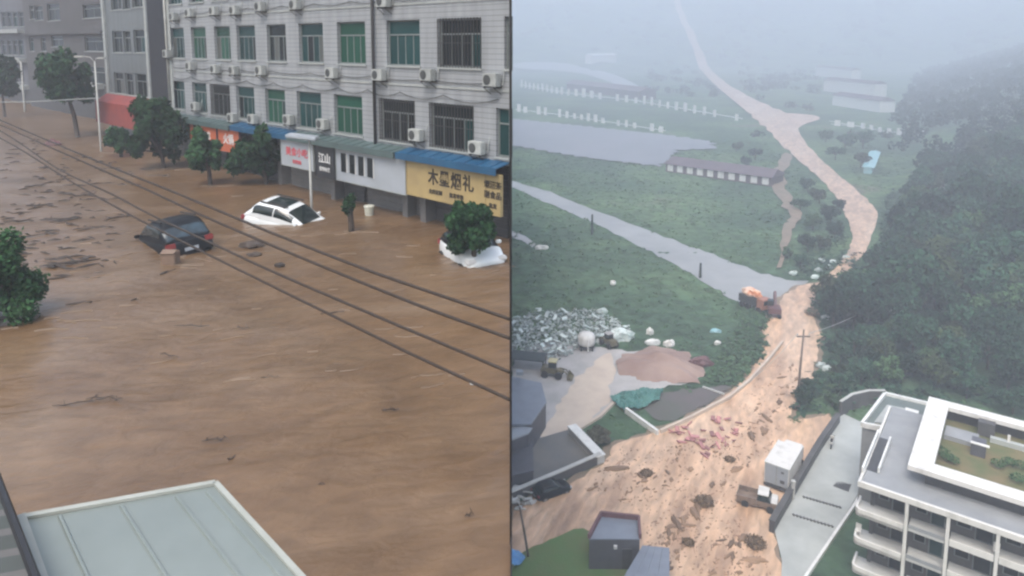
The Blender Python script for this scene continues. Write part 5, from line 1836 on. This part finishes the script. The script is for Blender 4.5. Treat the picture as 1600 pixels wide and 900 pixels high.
# columns
for x in x_c:
    MB().bb(x - 0.12, x + 0.12, -0.22, 0.1, -2, HT - 0.43).build('column', 'white', B)
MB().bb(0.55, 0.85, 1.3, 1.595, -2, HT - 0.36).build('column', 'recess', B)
# floors
def round_slab(x0, x1, y0, y1, z0, z1, r):
    pts = [(x0 + r - r * math.cos(a), y0 + r - r * math.sin(a)) for a in [math.pi / 2 * k / 6 for k in range(7)]]
    return [(x1, y0)] + [] , pts
for k in (1, 2, 3):
    z = HT - ST_ * k
    # left bay: rounded white balcony
    r = 0.4
    arc = [(-0.35 + r - r * math.cos(a), -0.45 + r - r * math.sin(a)) for a in [math.pi / 2 * q / 6 for q in range(7)]]
    poly = [(-0.35, 1.55)] + arc + [(x_c[0] - 0.17, -0.45), (x_c[0] - 0.17, 1.55)]
    MB().prism(poly, z - 0.22, z).build('balcony_floor', 'concrete', B)
    arc_i = [(-0.19 + r - r * math.cos(a), -0.29 + r - r * math.sin(a)) for a in [math.pi / 2 * q / 6 for q in range(7)]]
    out = [(-0.35, 1.55)] + arc + [(x_c[0] - 0.17, -0.45)]
    inn = [(-0.19, 1.55)] + arc_i + [(x_c[0] - 0.17, -0.29)]
    mb = MB()
    n = len(out)
    for i in range(n - 1):
        a, b, c_, d_ = out[i], out[i + 1], inn[i + 1], inn[i]
        z0, z1 = z - 0.24, z + 0.36
        mb.add([(*a, z0), (*b, z0), (*c_, z0), (*d_, z0), (*a, z1), (*b, z1), (*c_, z1), (*d_, z1)], [(3, 2, 1, 0), (4, 5, 6, 7), (0, 1, 5, 4), (2, 3, 7, 6)])
    mb.build('balcony_parapet', 'white', B)
    # other bays
    for i in range(len(x_c) - 1):
        a, b = x_c[i] + 0.165, x_c[i + 1] - 0.165
        MB().bb(a, b, -0.1, 1.58, z - 0.2, z).build('balcony_floor', 'concrete', B)
        if i == 0:
            MB().bb(a, b, -0.08, 0.02, z + 0.003, z + 0.3).build('balcony_parapet', 'terrace', B)
        else:
            MB().bb(a, b, -0.2, -0.102, z - 0.15, z + 0.38).build('balcony_parapet', 'white', B)
# doors and windows on the back wall of the balconies
for k in (1, 2, 3, 4):
    z = HT - ST_ * k
    for i in range(len(x_c)):
        a = (0.9 if i == 0 else x_c[i - 1] + 0.25)
        b = x_c[i] - 0.25
        m_ = (a + b) / 2
        o = MB().bb(m_ + 0.1, b, 1.54, 1.592, z + 0.05, z + 2.0).build('balcony_door', 'frame', B)
        unit_part('pane', 'glass_teal' if i % 2 else 'glass_dark', o, m_ + 0.2, b - 0.1, 1.515, 1.538, z + 0.15, z + 1.9)
        if b - a > 2:
            o = MB().bb(a + 0.2, m_ - 0.1, 1.55, 1.594, z + 0.7, z + 1.9).build('window', 'frame', B)
            unit_part('pane', 'glass_dark', o, a + 0.3, m_ - 0.2, 1.525, 1.548, z + 0.8, z + 1.8)
# balcony things
for (px, py, lab) in ((1340, 835, 'white folding chair on the upper left balcony'), (1556, 868, 'white folding chair on a balcony of the right bays')):
    x, z = blf(px, py, 0.4)
    kz = min((HT - ST_ * k for k in (1, 2, 3)), key=lambda q: abs(q - z))
    pw = Vector((C0.x, C0.y, bz)) + e1 * x + e2 * 0.5 + Vector((0, 0, kz))
    t = thing('balcony_chair', lab, 'chair', pw, BR)
    MB().bb(-0.22, 0.22, -0.2, 0.2, 0.42, 0.47).build('seat', 'white', t)
    MB().bb(-0.22, 0.22, 0.18, 0.22, 0.475, 0.95).build('backrest', 'white', t)
    for sx in (-0.19, 0.19):
        for sy in (-0.17, 0.17):
            MB().bb(sx - 0.02, sx + 0.02, sy - 0.02, sy + 0.02, 0, 0.418).build('leg', 'white', t)
# roof storey under the white ring
ZR = HT + 1.75
rx0, ry0 = bl(1405, 722, ZR)
rx1, ry1 = bl(1463, 622, ZR)
rx0 = (rx0 + rx1) / 2
Wd = 1.75
ringD = ry1
mb = MB()
mb.bb(rx0, rx0 + Wd, ry0, ringD, ZR - 0.42, ZR)
mb.bb(rx0 + Wd + 0.002, XE, ry0, ry0 + 1.5, ZR - 0.42, ZR)
mb.bb(rx0 + Wd + 0.002, XE, ringD - 1.25, ringD, ZR - 0.42, ZR)
mb.build('roof_ring', 'white', B, bevel=0.02)
mb = MB()
mb.bb(rx0 + 1.2, XE, ry0 + 1.1, ry0 + 1.25, HT + 0.003, ZR - 0.422)
mb.bb(rx0 + 1.2, rx0 + 1.35, ry0 + 1.252, ringD - 0.3, HT + 0.003, ZR - 0.422)
mb.bb(rx0 + 1.352, XE, ringD - 0.45, ringD - 0.3, HT + 0.003, ZR - 0.422)
mb.build('penthouse_wall', 'shutter', B)
MB().bb(rx0 + 1.36, XE - 0.05, ry0 + 1.26, ringD - 0.46, HT + 0.004, HT + 0.15).build('garden_bed', 'garden', B)
gx, gy = bl(1530, 700, HT + 0.6)
MB().bb(gx - 0.6, gx + 0.5, gy - 0.8, gy + 0.7, HT + 0.153, HT + 1.25).build('planter', 'shed_wall', B)
MB().bb(gx - 0.65, gx + 0.75, gy - 0.85, gy - 0.5, HT + 1.253, HT + 1.33).build('planter_ledge', 'white', B)
gx, gy = bl(1540, 672, HT + 0.6)
MB().bb(gx - 0.6, gx + 0.7, gy - 0.5, gy + 0.9, HT + 0.153, HT + 1.5).build('lift_housing', 'recess', B)
gx, gy = bl(1500, 680, HT + 0.56)
MB().bb(gx - 1.2, gx + 1.4, gy - 0.8, gy + 1.2, HT + 0.153, HT + 0.58).build('paved_square', 'terrace', B)
gx, gy = bl(1576, 690, HT + 0.6)
MB().bb(gx - 0.1, gx + 0.1, gy - 0.1, gy + 0.1, HT + 0.153, HT + 1.2).build('garden_post', 'white', B)
gx, gy = bl(1585, 693, HT + 0.56)
MB().bb(gx - 1.8, gx + 3, gy - 0.25, gy + 0.25, HT + 0.153, HT + 0.6).build('garden_path', 'ramp', B)
rng = np.random.default_rng(5)
bl_ = []
for px, py in ((1470, 702), (1480, 712), (1490, 716), (1578, 720), (1595, 725), (1560, 722), (1590, 745)):
    gx, gy = bl(px, py, HT + 0.7)
    bl_.append((gx, gy, HT + 0.65, 0.6, 0.5, 0.3))
V, F = leaf_cloud(rng, bl_, 1500, 0.09)
o = link('garden_shrub', np_mesh('garden_shrub', V, F), 'leaf_light', B)
# rails and slot between the annex and the roof
for (x0, y0, x1, y1, zz) in ((-0.2, 1.2, -0.2, 8.5, HT + 0.55), (0.9, 2.0, 0.9, 8.0, HT + 0.5)):
    mb = MB()
    mb.bb(min(x0, x1) - 0.08, max(x0, x1) + 0.08, y0, y1, HT + 0.065, zz)
    mb.build('roof_parapet', 'white_dirty', B)
MB().bb(-0.12, 0.8, 2.0, 8.2, HT + 0.005, HT + 0.03).build('roof_gutter', 'shutter', B)

# annex roof with white rim
AH = 9.2
zA = at_ground(1347, 660, up=AH).z
q = [at_z(1347, 660, zA), at_z(1383, 613, zA), at_z(1456, 630, zA), at_z(1430, 676, zA)]
c = Vector((q[0].x, q[0].y, T(q[0].x, q[0].y)))
A_ = thing('roof_annex', 'low annex with a white rimmed roof behind the white framed building', 'building', c)
P = [p_ - c for p_ in q]
cc = sum(P, Vector()) / 4
MB().prism([tuple((cc + (p_ - cc) * 0.99).xy) for p_ in P], -3.0, zA - c.z - 0.5).build('wall', 'terrace', A_)
MB().prism([tuple((cc + (p_ - cc) * 0.985).xy) for p_ in P], zA - c.z - 0.498, zA - c.z - 0.3).build('roof', mat('dull green roof', (0.12, 0.15, 0.14), (0.10, 0.12, 0.115), 0.5), A_)
mb = MB()
for i in range(4):
    a, b = P[i], P[(i + 1) % 4]
    d = (b - a).normalized(); s_ = Vector((-d.y, d.x, 0)) * 0.14
    a2 = a + d * 0.0; b2 = b - d * 0.15
    lo_, hi_ = Vector((0, 0, -0.49)), Vector((0, 0, 0.02 + 0.003 * i))
    mb.add([a2 - s_ + lo_, b2 - s_ + lo_, b2 + s_ + lo_, a2 + s_ + lo_, a2 - s_ + hi_, b2 - s_ + hi_, b2 + s_ + hi_, a2 + s_ + hi_],
           [(3, 2, 1, 0), (4, 5, 6, 7), (0, 1, 5, 4), (1, 2, 6, 5), (2, 3, 7, 6), (3, 0, 4, 7)])
mb.build('rim', 'white_dirty', A_)
iq = [at_z(1366, 662, zA - 0.25), at_z(1386, 635, zA - 0.25), at_z(1414, 641, zA - 0.25), at_z(1410, 668, zA - 0.25)]
MB().prism([tuple((p_ - c).xy) for p_ in iq], zA - c.z - 0.296, zA - c.z - 0.05).build('roof_light', 'ramp', A_)
sh = at_z(1421, 668, zA - 0.3) - c
t_ = MB().box(sh + Vector((0.3, 0.4, 0.6)), (1.0, 1.6, 1.2), Matrix.Rotation(BR, 3, 'Z')).build('stair_house', 'shed_wall', A_)
MB().box(sh + Vector((0.3, 0.4, 1.27)), (1.15, 1.75, 0.12), Matrix.Rotation(BR, 3, 'Z')).build('stair_roof', 'white_dirty', A_)
wall_line('garden_wall', 'pale curved wall behind the ramp and the annex', [(1312, 652), (1330, 640), (1356, 634), (1380, 634)], 2.0, 0.25, 'recess', capm='concrete')

# ---------------------------------------------------------------- debris carried by the mud
clod_meshes, pink_meshes = [], []
for i in range(6):
    o = clump(0, 0, 0.5, 0.32, 0.22, '', 'mud_clod', 'clod', 100 + i, z=(0, 0, 0))
    clod_meshes.append(o.data); bpy.data.objects.remove(o)
rg = random.Random(77)
CHAN = [(1180, 650), (1220, 640), (1215, 700), (1150, 745), (1160, 830), (1215, 905), (1020, 905), (1000, 800), (940, 770), (905, 770), (960, 700), (1060, 690), (1120, 680)]
UP = [(1210, 560), (1262, 560), (1255, 640), (1180, 650), (1150, 640)]
seeds_ = scatter_px(CHAN, 34, rg) + scatter_px(UP, 6, rg)
cl = []
while len(cl) < 210:
    q = rg.choice(seeds_)
    a_ = rg.gauss(0, 26)
    x, y = q[0] + a_ * 0.75 + rg.gauss(0, 6), q[1] - a_ * 0.62 + rg.gauss(0, 5)
    if inside(CHAN, x, y) or inside(UP, x, y): cl.append((x, y))
for x, y in cl:
    p = local_ground(x, y)
    o = link('mud_clod', rg.choice(clod_meshes), None, None, True)
    o.location = p + Vector((0, 0, 0.14))
    s_ = min(1.3, max(0.2, rg.lognormvariate(-1.0, 0.6)))
    o.scale = (s_ * rg.uniform(0.8, 2.2), s_ * rg.uniform(0.6, 1.1), s_ * 0.7)
    o.rotation_euler = (0, 0, R(60) + rg.gauss(0, 0.6))
    tag(o, 'dark brown clump of debris carried along on the mud flood', 'debris', 'clumps of debris on the mud flood')
plank = []
for i in range(4):
    m_ = MB().box((0, 0, 0), (rg.uniform(0.6, 1.2), rg.uniform(0.2, 0.5), 0.1))
    me = m_.mesh('broken_board'); me.materials.append(M['pink_debris']); plank.append(me)
for x, y in scatter_px([(1040, 672), (1100, 655), (1158, 656), (1150, 690), (1110, 722), (1060, 690)], 46, rg):
    p = local_ground(x, y)
    o = link('broken_board', rg.choice(plank), None)
    o.location = p + Vector((0, 0, 0.24))
    o.rotation_euler = (rg.gauss(0, 0.3), rg.gauss(0, 0.3), rg.uniform(0, 6))
    tag(o, 'reddish broken board heaped on the left side of the mud flood', 'board', 'reddish broken boards on the mud')

mb = MB()
rg2 = random.Random(55)
for x, y in scatter_px(CHAN, 620, rg2) + scatter_px(UP, 90, rg2):
    p = local_ground(x, y) + Vector((0, 0, 0.13))
    a_ = R(60) + rg2.gauss(0, 0.7)
    L_ = rg2.lognormvariate(-1.7, 0.6)
    mb.box(p, (L_, rg2.uniform(0.04, 0.11), 0.05), Matrix.Rotation(a_, 3, 'Z') @ Matrix.Rotation(rg2.gauss(0, 0.2), 3, 'Y'))
tag(mb.build('mud_litter', mat('fine reddish litter', (0.30, 0.175, 0.115), (0.20, 0.12, 0.08), 0.3, island=0.4), None, fix=False), 'fine reddish litter strewn over the mud flood', kind='stuff')
def twig_bush(label, px, py, r, seed):
    p = local_ground(px, py)
    t = thing('uprooted_bush', label, 'bush', p)
    rg_ = random.Random(seed)
    mb = MB()
    for k in range(70):
        a, e = rg_.uniform(0, 6.28), rg_.uniform(0.05, 1.2)
        d = Vector((math.cos(a) * math.cos(e), math.sin(a) * math.cos(e), math.sin(e) * 0.6))
        m_ = d * r * 0.5 + Vector((rg_.gauss(0, 0.15), rg_.gauss(0, 0.15), 0))
        mb.tube([d * 0.1, m_, d * r * rg_.uniform(0.7, 1.1)], [0.05, 0.035, 0.012], 4)
    mb.build('branches', 'twig', t, fix=False)
    V_, F_ = leaf_cloud(np.random.default_rng(seed), [(0, 0, r * 0.25, r * 0.85, r * 0.8, r * 0.32)], 700, 0.12)
    link('dead_leaves', np_mesh('dead_leaves', V_, F_), 'twig', t)
    return t
twig_bush('brown uprooted bush in the mud left of the pickup truck', 1100, 787, 1.2, 1)
twig_bush('brown uprooted bush in the mud below the pickup truck', 1180, 852, 1.2, 2)
twig_bush('low tangle of branches in the mud near the lower sheds', 1075, 850, 0.7, 6)
twig_bush('low tangle of branches in the middle of the mud flood', 1010, 742, 0.8, 7)
twig_bush('low tangle of branches in the mud left of the box truck', 1140, 720, 0.7, 8)
twig_bush('brown thorny bush on the right bank above the utility pole', 1270, 492, 1.6, 3)

# ---------------------------------------------------------------- far buildings and fences in the mist
def far_box(name, label, a, b, hpx, depth_m, wm, rm, cat='building', panels=0, pm='white', gap=0.4):
    """a, b: photo points of the front foot; hpx: height of the front in pixels."""
    p, q = at_ground(*a), at_ground(*b)
    q = Vector((q.x, q.y, 0)); p2 = Vector((p.x, p.y, 0))
    d = (q - p2); L = d.length
    rz = math.atan2(d.y, d.x)
    h = hpx * p.y / FPX
    t = thing(name, label, cat, (p.x, p.y, p.z), rz)
    z1 = max(T(q.x, q.y), p.z) - p.z + h
    MB().bb(0, L, 0, depth_m, -3, z1).build('wall', wm, t)
    mb = MB()
    mb.add([(-0.5, -0.8, z1 + 0.02), (L + 0.5, -0.8, z1 + 0.02), (L + 0.5, depth_m + 0.5, z1 + 0.02), (-0.5, depth_m + 0.5, z1 + 0.02), (0, depth_m / 2, z1 + depth_m * 0.22), (L, depth_m / 2, z1 + depth_m * 0.22)],
           [(0, 1, 5, 4), (2, 3, 4, 5), (1, 2, 5), (3, 0, 4), (3, 2, 1, 0)])
    mb.build('roof', rm, t)
    if panels:
        w_ = L / panels
        for k in range(panels):
            dzk = (T(q.x, q.y) - p.z) * (k + 0.5) / panels
            MB().bb(w_ * (k + gap / 2), w_ * (k + 1 - gap / 2), -0.25, -0.02, dzk * 0 + 0.15 * h, z1 - 0.1 * h).build('white_panel', pm, t)
    return t
far_box('long_shed', 'long dark roofed shed with white wall panels above the middle field', (1040, 268), (1205, 292), 13, 9, 'roof_dark', 'roof_dark', 'shed', 10, gap=0.45)
def fence_row(label, pts, n, hpx, wpx, m='white', rail='white_dirty'):
    P = [at_ground(*q) for q in pts]
    c = P[0]
    t = thing('panel_fence', label, 'fence', c)
    seg = [(P[i + 1] - P[i]).length for i in range(len(P) - 1)]
    tot = sum(seg)
    rp = MB()
    for a, b in zip(P[:-1], P[1:]):
        h = hpx * a.y / FPX
        rp.tube([a - c + Vector((0, 0, h * 0.3)), b - c + Vector((0, 0, h * 0.3))], h * 0.05, 5)
    rp.build('rail', rail, t)
    for k in range(n):
        s_ = tot * (k + 0.5) / n
        i = 0
        while s_ > seg[i] and i < len(seg) - 1:
            s_ -= seg[i]; i += 1
        p = P[i].lerp(P[i + 1], s_ / seg[i])
        h, w_ = hpx * p.y / FPX, wpx * p.y / FPX
        d = P[i + 1] - P[i]
        if rib_rg.random() < 0.1: continue
        h *= rib_rg.uniform(0.75, 1.15); w_ *= rib_rg.uniform(0.7, 1.25)
        MB().box(p - c + Vector((0, 0, h * 0.4)), (w_, 0.5, h * 1.2), Matrix.Rotation(math.atan2(d.y, d.x), 3, 'Z')).build('panel', m, t)
    return t
fence_row('far white panel fence running to the muddy stream', [(812, 136), (880, 148), (1000, 162), (1160, 190)], 30, 12, 7)
fence_row('second white panel fence in the mist, below the longer one', [(806, 174), (900, 186), (1040, 208)], 20, 11, 7, rail='white_dirty')
far_box('long_shed', 'misty dark shed behind the longer white panel fence', (885, 140), (1000, 156), 10, 14, 'roof_dark', 'roof_dark', 'shed')
far_box('white_barn', 'white barn alone in the mist at the upper left', (924, 106), (964, 100), 14, 14, 'white', 'white', 'barn')
far_box('white_block', 'uppermost white block of the misty hamlet', (1274, 118), (1330, 126), 14, 10, 'white', 'roof_dark')
far_box('white_block', 'middle white block of the misty hamlet, the widest', (1286, 142), (1366, 152), 18, 10, 'white', 'roof_dark')
far_box('white_block', 'lowest white block of the misty hamlet', (1300, 164), (1374, 176), 16, 10, 'white_dirty', 'roof_dark')
fence_row('broken row of low white walls below the misty hamlet', [(1298, 196), (1345, 200), (1385, 208), (1448, 212)], 9, 8, 9)
fence_row('short white fence right of the mud pool', [(1296, 192), (1345, 201)], 3, 10, 14)
far_box('cyan_shed', 'narrow cyan sheeted shed at the foot of the forest', (1362, 272), (1372, 246), 10, 2.5, 'cyan', 'cyan', 'shed')
# white scraps at the flood neck
rg = random.Random(9)
for px, py in ((1278, 425), (1273, 436), (1283, 410), (1296, 420), (1322, 405), (1240, 430), (1301, 412), (1310, 445), (1303, 478), (1283, 575), (1292, 580), (1290, 500)):
    p = local_ground(px, py)
    o = clump(0, 0, 0.7, 0.4, 0.4, 'pale boulder lying where the mud stream leaves the trees', 'pale_boulder', 'rubble', rg.randrange(99), z=(p.x, p.y, p.z + 0.4))
    o['group'] = 'pale boulders along the mud stream'
    o['category'] = 'boulder'
for px, py, lab in ((1408, 388, 'upper'), (1402, 415, 'middle'), (1384, 498, 'lowest')):
    p = local_ground(px, py)
    o = clump(0, 0, 1.1, 0.7, 0.6, f'{lab} one of the pale rock outcrops between the hill trees', 'rock_outcrop', 'concrete', rg.randrange(99), z=(p.x - 0.5, p.y - 4, p.z + 3.0))
    o['category'] = 'rock'

# ---------------------------------------------------------------- forest on the hill
kinds = []
for i in range(5):
    h = [8.5, 7.0, 9.5, 6.0, 7.5][i]
    r = [3.6, 3.2, 3.4, 3.0, 4.0][i]
    tm, cm_ = tree_meshes(200 + i, h * 0.3, h * 0.62, (r, r, h * 0.4), 16, 1500, 0.42, 0.22, sub=0.5, fill=0.45)
    tm.materials.append(M['bark'])
    cm_.materials.append(M['leaf_light' if i == 3 else 'leaf_olive' if i == 1 else 'leaf_forest'])
    kinds.append((tm, cm_))
AV0 = [[(1040, -50), (1065, -50), (1100, 90), (1190, 160), (1300, 180), (1260, 215), (1380, 330), (1370, 400), (1320, 400), (1290, 300), (1180, 200), (1070, 100)], [(796, 128), (1170, 160), (1170, 200), (1060, 240), (1220, 300), (1030, 290), (1030, 262), (796, 232)], [(1270, 90), (1450, 90), (1450, 215), (1290, 200)], [(796, 80), (1010, 80), (1010, 160), (796, 130)]]
rg = random.Random(21)
spots = []
tries = 0
EDGE = [(1316, 462), (1282, 490), (1300, 525), (1292, 570), (1275, 595), (1240, 655), (1310, 640), (1340, 625), (1365, 606), (1460, 606), (1700, 690), (1700, 170), (1480, 262), (1425, 310), (1410, 350), (1402, 390), (1385, 425), (1335, 455)]
while len(spots) < 250 and tries < 60000:
    tries += 1
    x, y = rg.uniform(1230, 1640), rg.uniform(190, 650) if rg.random() < 0.5 else rg.uniform(380, 650)
    if not inside(EDGE, x, y): continue
    p = local_ground(x, y)
    if p.y > 330: continue
    mind = 2.9 if p.y < 150 else 5.0
    if any((p.x - q.x) ** 2 + (p.y - q.y) ** 2 < mind ** 2 for q in spots): continue
    spots.append(p)
lab_f = ['broad dark tree', 'round dark tree', 'tall dark tree', 'light green tree', 'wide spreading tree']
for p in spots:
    k = rg.choices(range(5), [3, 3, 3, 4, 3] if p.y < 100 else [3, 3, 3, 1, 3])[0]
    px, py = project(p)
    s_ = rg.uniform(0.62, 1.25)
    if p.y < 100: s_ *= 0.62
    if px < 1330: s_ *= 0.6
    elif px < 1420: s_ *= 0.8
    zone = 'on the bank beside the mud flood' if px < 1330 else 'just behind the white framed building' if p.y < 100 else 'halfway up the forest hill' if p.y < 140 else 'high on the forest hill, in thin mist'
    t = thing('forest_tree', lab_f[k] + ' ' + zone, 'tree', p, rg.uniform(0, 6.28), 'hill forest trees ' + zone)
    t.scale = (s_, s_, s_ * rg.uniform(0.85, 1.15))
    link('trunk', kinds[k][0], None, t)
    link('crown', kinds[k][1], None, t)
# small trees between the stream and the farm path
i_ = 0
for px, py, sc in ((1262, 300, 0.5), (1280, 318, 0.6), (1250, 330, 0.45), (1298, 350, 0.55), (1270, 360, 0.6), (1304, 376, 0.5), (1288, 392, 0.45), (1262, 394, 0.5), (1310, 330, 0.4),
                   (1290, 222, 0.8), (1320, 236, 0.9), (1345, 262, 0.8), (1305, 250, 0.7), (1348, 232, 0.9), (1230, 404, 0.35), (1250, 420, 0.35), (1150, 238, 0.6), (1180, 250, 0.6), (1165, 262, 0.5)):
    p = local_ground(px, py)
    k = (0, 1, 4, 0, 3)[i_ % 5]; i_ += 1
    where = 'on the left of the stream bend' if py > 290 else 'right of the upper mud stream' if px > 1240 else 'behind the long dark shed'
    t = thing('copse_tree', f'{["low", "broad", "rounded", "dense", "light green"][(i_ - 1) % 5]} small tree in the copse {where}', 'tree', p, px * 0.7, 'copse trees ' + where)
    t.scale = (sc * 1.1, sc * 1.1, sc * 1.0)
    link('trunk', kinds[k][0], None, t)
    link('crown', kinds[k][1], None, t)
# the far wood beyond, one mass
rng = np.random.default_rng(33)
Vs, Fs, off = [], [], 0
cnt = 0
while cnt < 1300:
    y = rng.uniform(180, 950); x = rng.uniform(0.60 * y - 16, 0.60 * y + 260)
    px, py = project((x, y, T(x, y)))
    if px < 1400 or px > 1750 or (y < 300 and inside(EDGE, px, py)) or (px < 1440 and y < 260): continue
    z = T(x, y)
    b = crown_blobs(rng, (x, y, z + 4.5), (3.8, 3.8, 3.6), 5, 0.55)
    V, F = leaf_cloud(rng, b, 110, 0.75)
    Vs.append(V); Fs.append(F + off); off += len(V); cnt += 1
o = link('far_wood', np_mesh('far_wood', np.vstack(Vs), np.vstack(Fs)), 'leaf_forest')
tag(o, 'misty wood running up the hillside', kind='stuff')
rng = np.random.default_rng(71)
Vs, Fs, off, cnt = [], [], 0, 0
while cnt < 620:
    y = rng.uniform(300, 1500); x = rng.uniform(0.01 * y, 0.75 * y)
    z = terrain_bump(x, y)
    px, py = project((x, y, z))
    if not (802 < px < 1640) or any(inside(a, px, py) for a in AV0): continue
    if math.sin(x * 0.03 + 1) * math.sin(y * 0.021) + rng.normal() * 0.5 < 0.15: continue
    k_ = 1 + y / 700
    V, F = leaf_cloud(rng, [(x, y, z + 0.8 * k_, 2.2 * k_, 2.2 * k_, 1.3 * k_)], 40, 0.7 * k_, 0.8)
    Vs.append(V); Fs.append(F + off); off += len(V); cnt += 1
o = link('far_shrubs', np_mesh('far_shrubs', np.vstack(Vs), np.vstack(Fs)), 'leaf_olive')
tag(o, 'dark rough shrubs scattered over the misty far slopes', kind='stuff')
# undergrowth of the forest edge and weeds of the fields
AV = [MUD, YARD, RAMP, LAWN, RUB, [p[0] for p in ROAD] + [p[1] for p in ROAD][::-1], [(1320, 300), (1380, 300), (1370, 400), (1320, 400)], [(1180, 160), (1290, 160), (1345, 310), (1300, 300), (1200, 230)],
      [(1040, 610), (1135, 600), (1150, 608), (1040, 668), (950, 650), (950, 612)], [(796, 186), (1046, 204), (1060, 222), (1046, 262), (796, 228)]]
def weeds(name, label, n, region, sz, m, seed, blobh=0.5):
    rng = np.random.default_rng(seed)
    Vs, Fs, off, k, tr = [], [], 0, 0, 0
    while k < n and tr < n * 12:
        tr += 1
        y = rng.uniform(*region[1]); x = rng.uniform(*region[0])
        z = T(x, y)
        px, py = project((x, y, z))
        if not (800 < px < 1640 and -20 < py < 960) or x < 0.3: continue
        if region[2] is not None and not inside(region[2], px, py): continue
        if any(inside(a, px, py) for a in AV): continue
        s_ = rng.uniform(0.6, 1.4)
        V, F = leaf_cloud(rng, [(x, y, z + blobh * s_ * 0.5, s_ * 0.9, s_ * 0.9, blobh * s_)], 12, sz * s_, 2.2, 0.1)
        Vs.append(V); Fs.append(F + off); off += len(V); k += 1
    o = link(name, np_mesh(name, np.vstack(Vs), np.vstack(Fs)), m)
    return tag(o, label, kind='stuff')
weeds('field_weeds', 'rough green weeds covering the valley fields', 5500, ((0, 150), (78, 300), None), 0.24, 'leaf_field', 6, 0.22)
weeds('bank_undergrowth', 'dark undergrowth along the forest edge', 1500, ((25, 130), (76, 230), [(1240, 420), (1400, 300), (1640, 300), (1640, 640), (1300, 640), (1240, 660), (1230, 560)]), 0.4, 'leaf_forest', 7, 1.0)
weeds('bank_grass', 'grass strip between the dark plot and the mud flood', 500, ((10, 60), (78, 125), [(1100, 600), (1180, 480), (1210, 500), (1190, 560), (1140, 612)]), 0.3, 'leaf_field', 8)

# ---------------------------------------------------------------- damp air
hm = bpy.data.materials.new('damp air')
hm.use_nodes = True
hn = hm.node_tree
hn.nodes.remove(hn.nodes['Principled BSDF'])
pv = hn.nodes.new('ShaderNodeVolumePrincipled')
pv.inputs['Color'].default_value = (0.84, 0.895, 1.0, 1)
pv.inputs['Density'].default_value = HAZE_DENSITY
pv.inputs['Anisotropy'].default_value = 0.0
hn.links.new(pv.outputs[0], hn.nodes['Material Output'].inputs['Volume'])
ZT = T(2600, 2690) + 40
o = MB().bb(-960, 2660, -40, 2760, -64, ZT).build('haze', hm)
tag(o, 'thin rainy mist over the valley', kind='stuff')
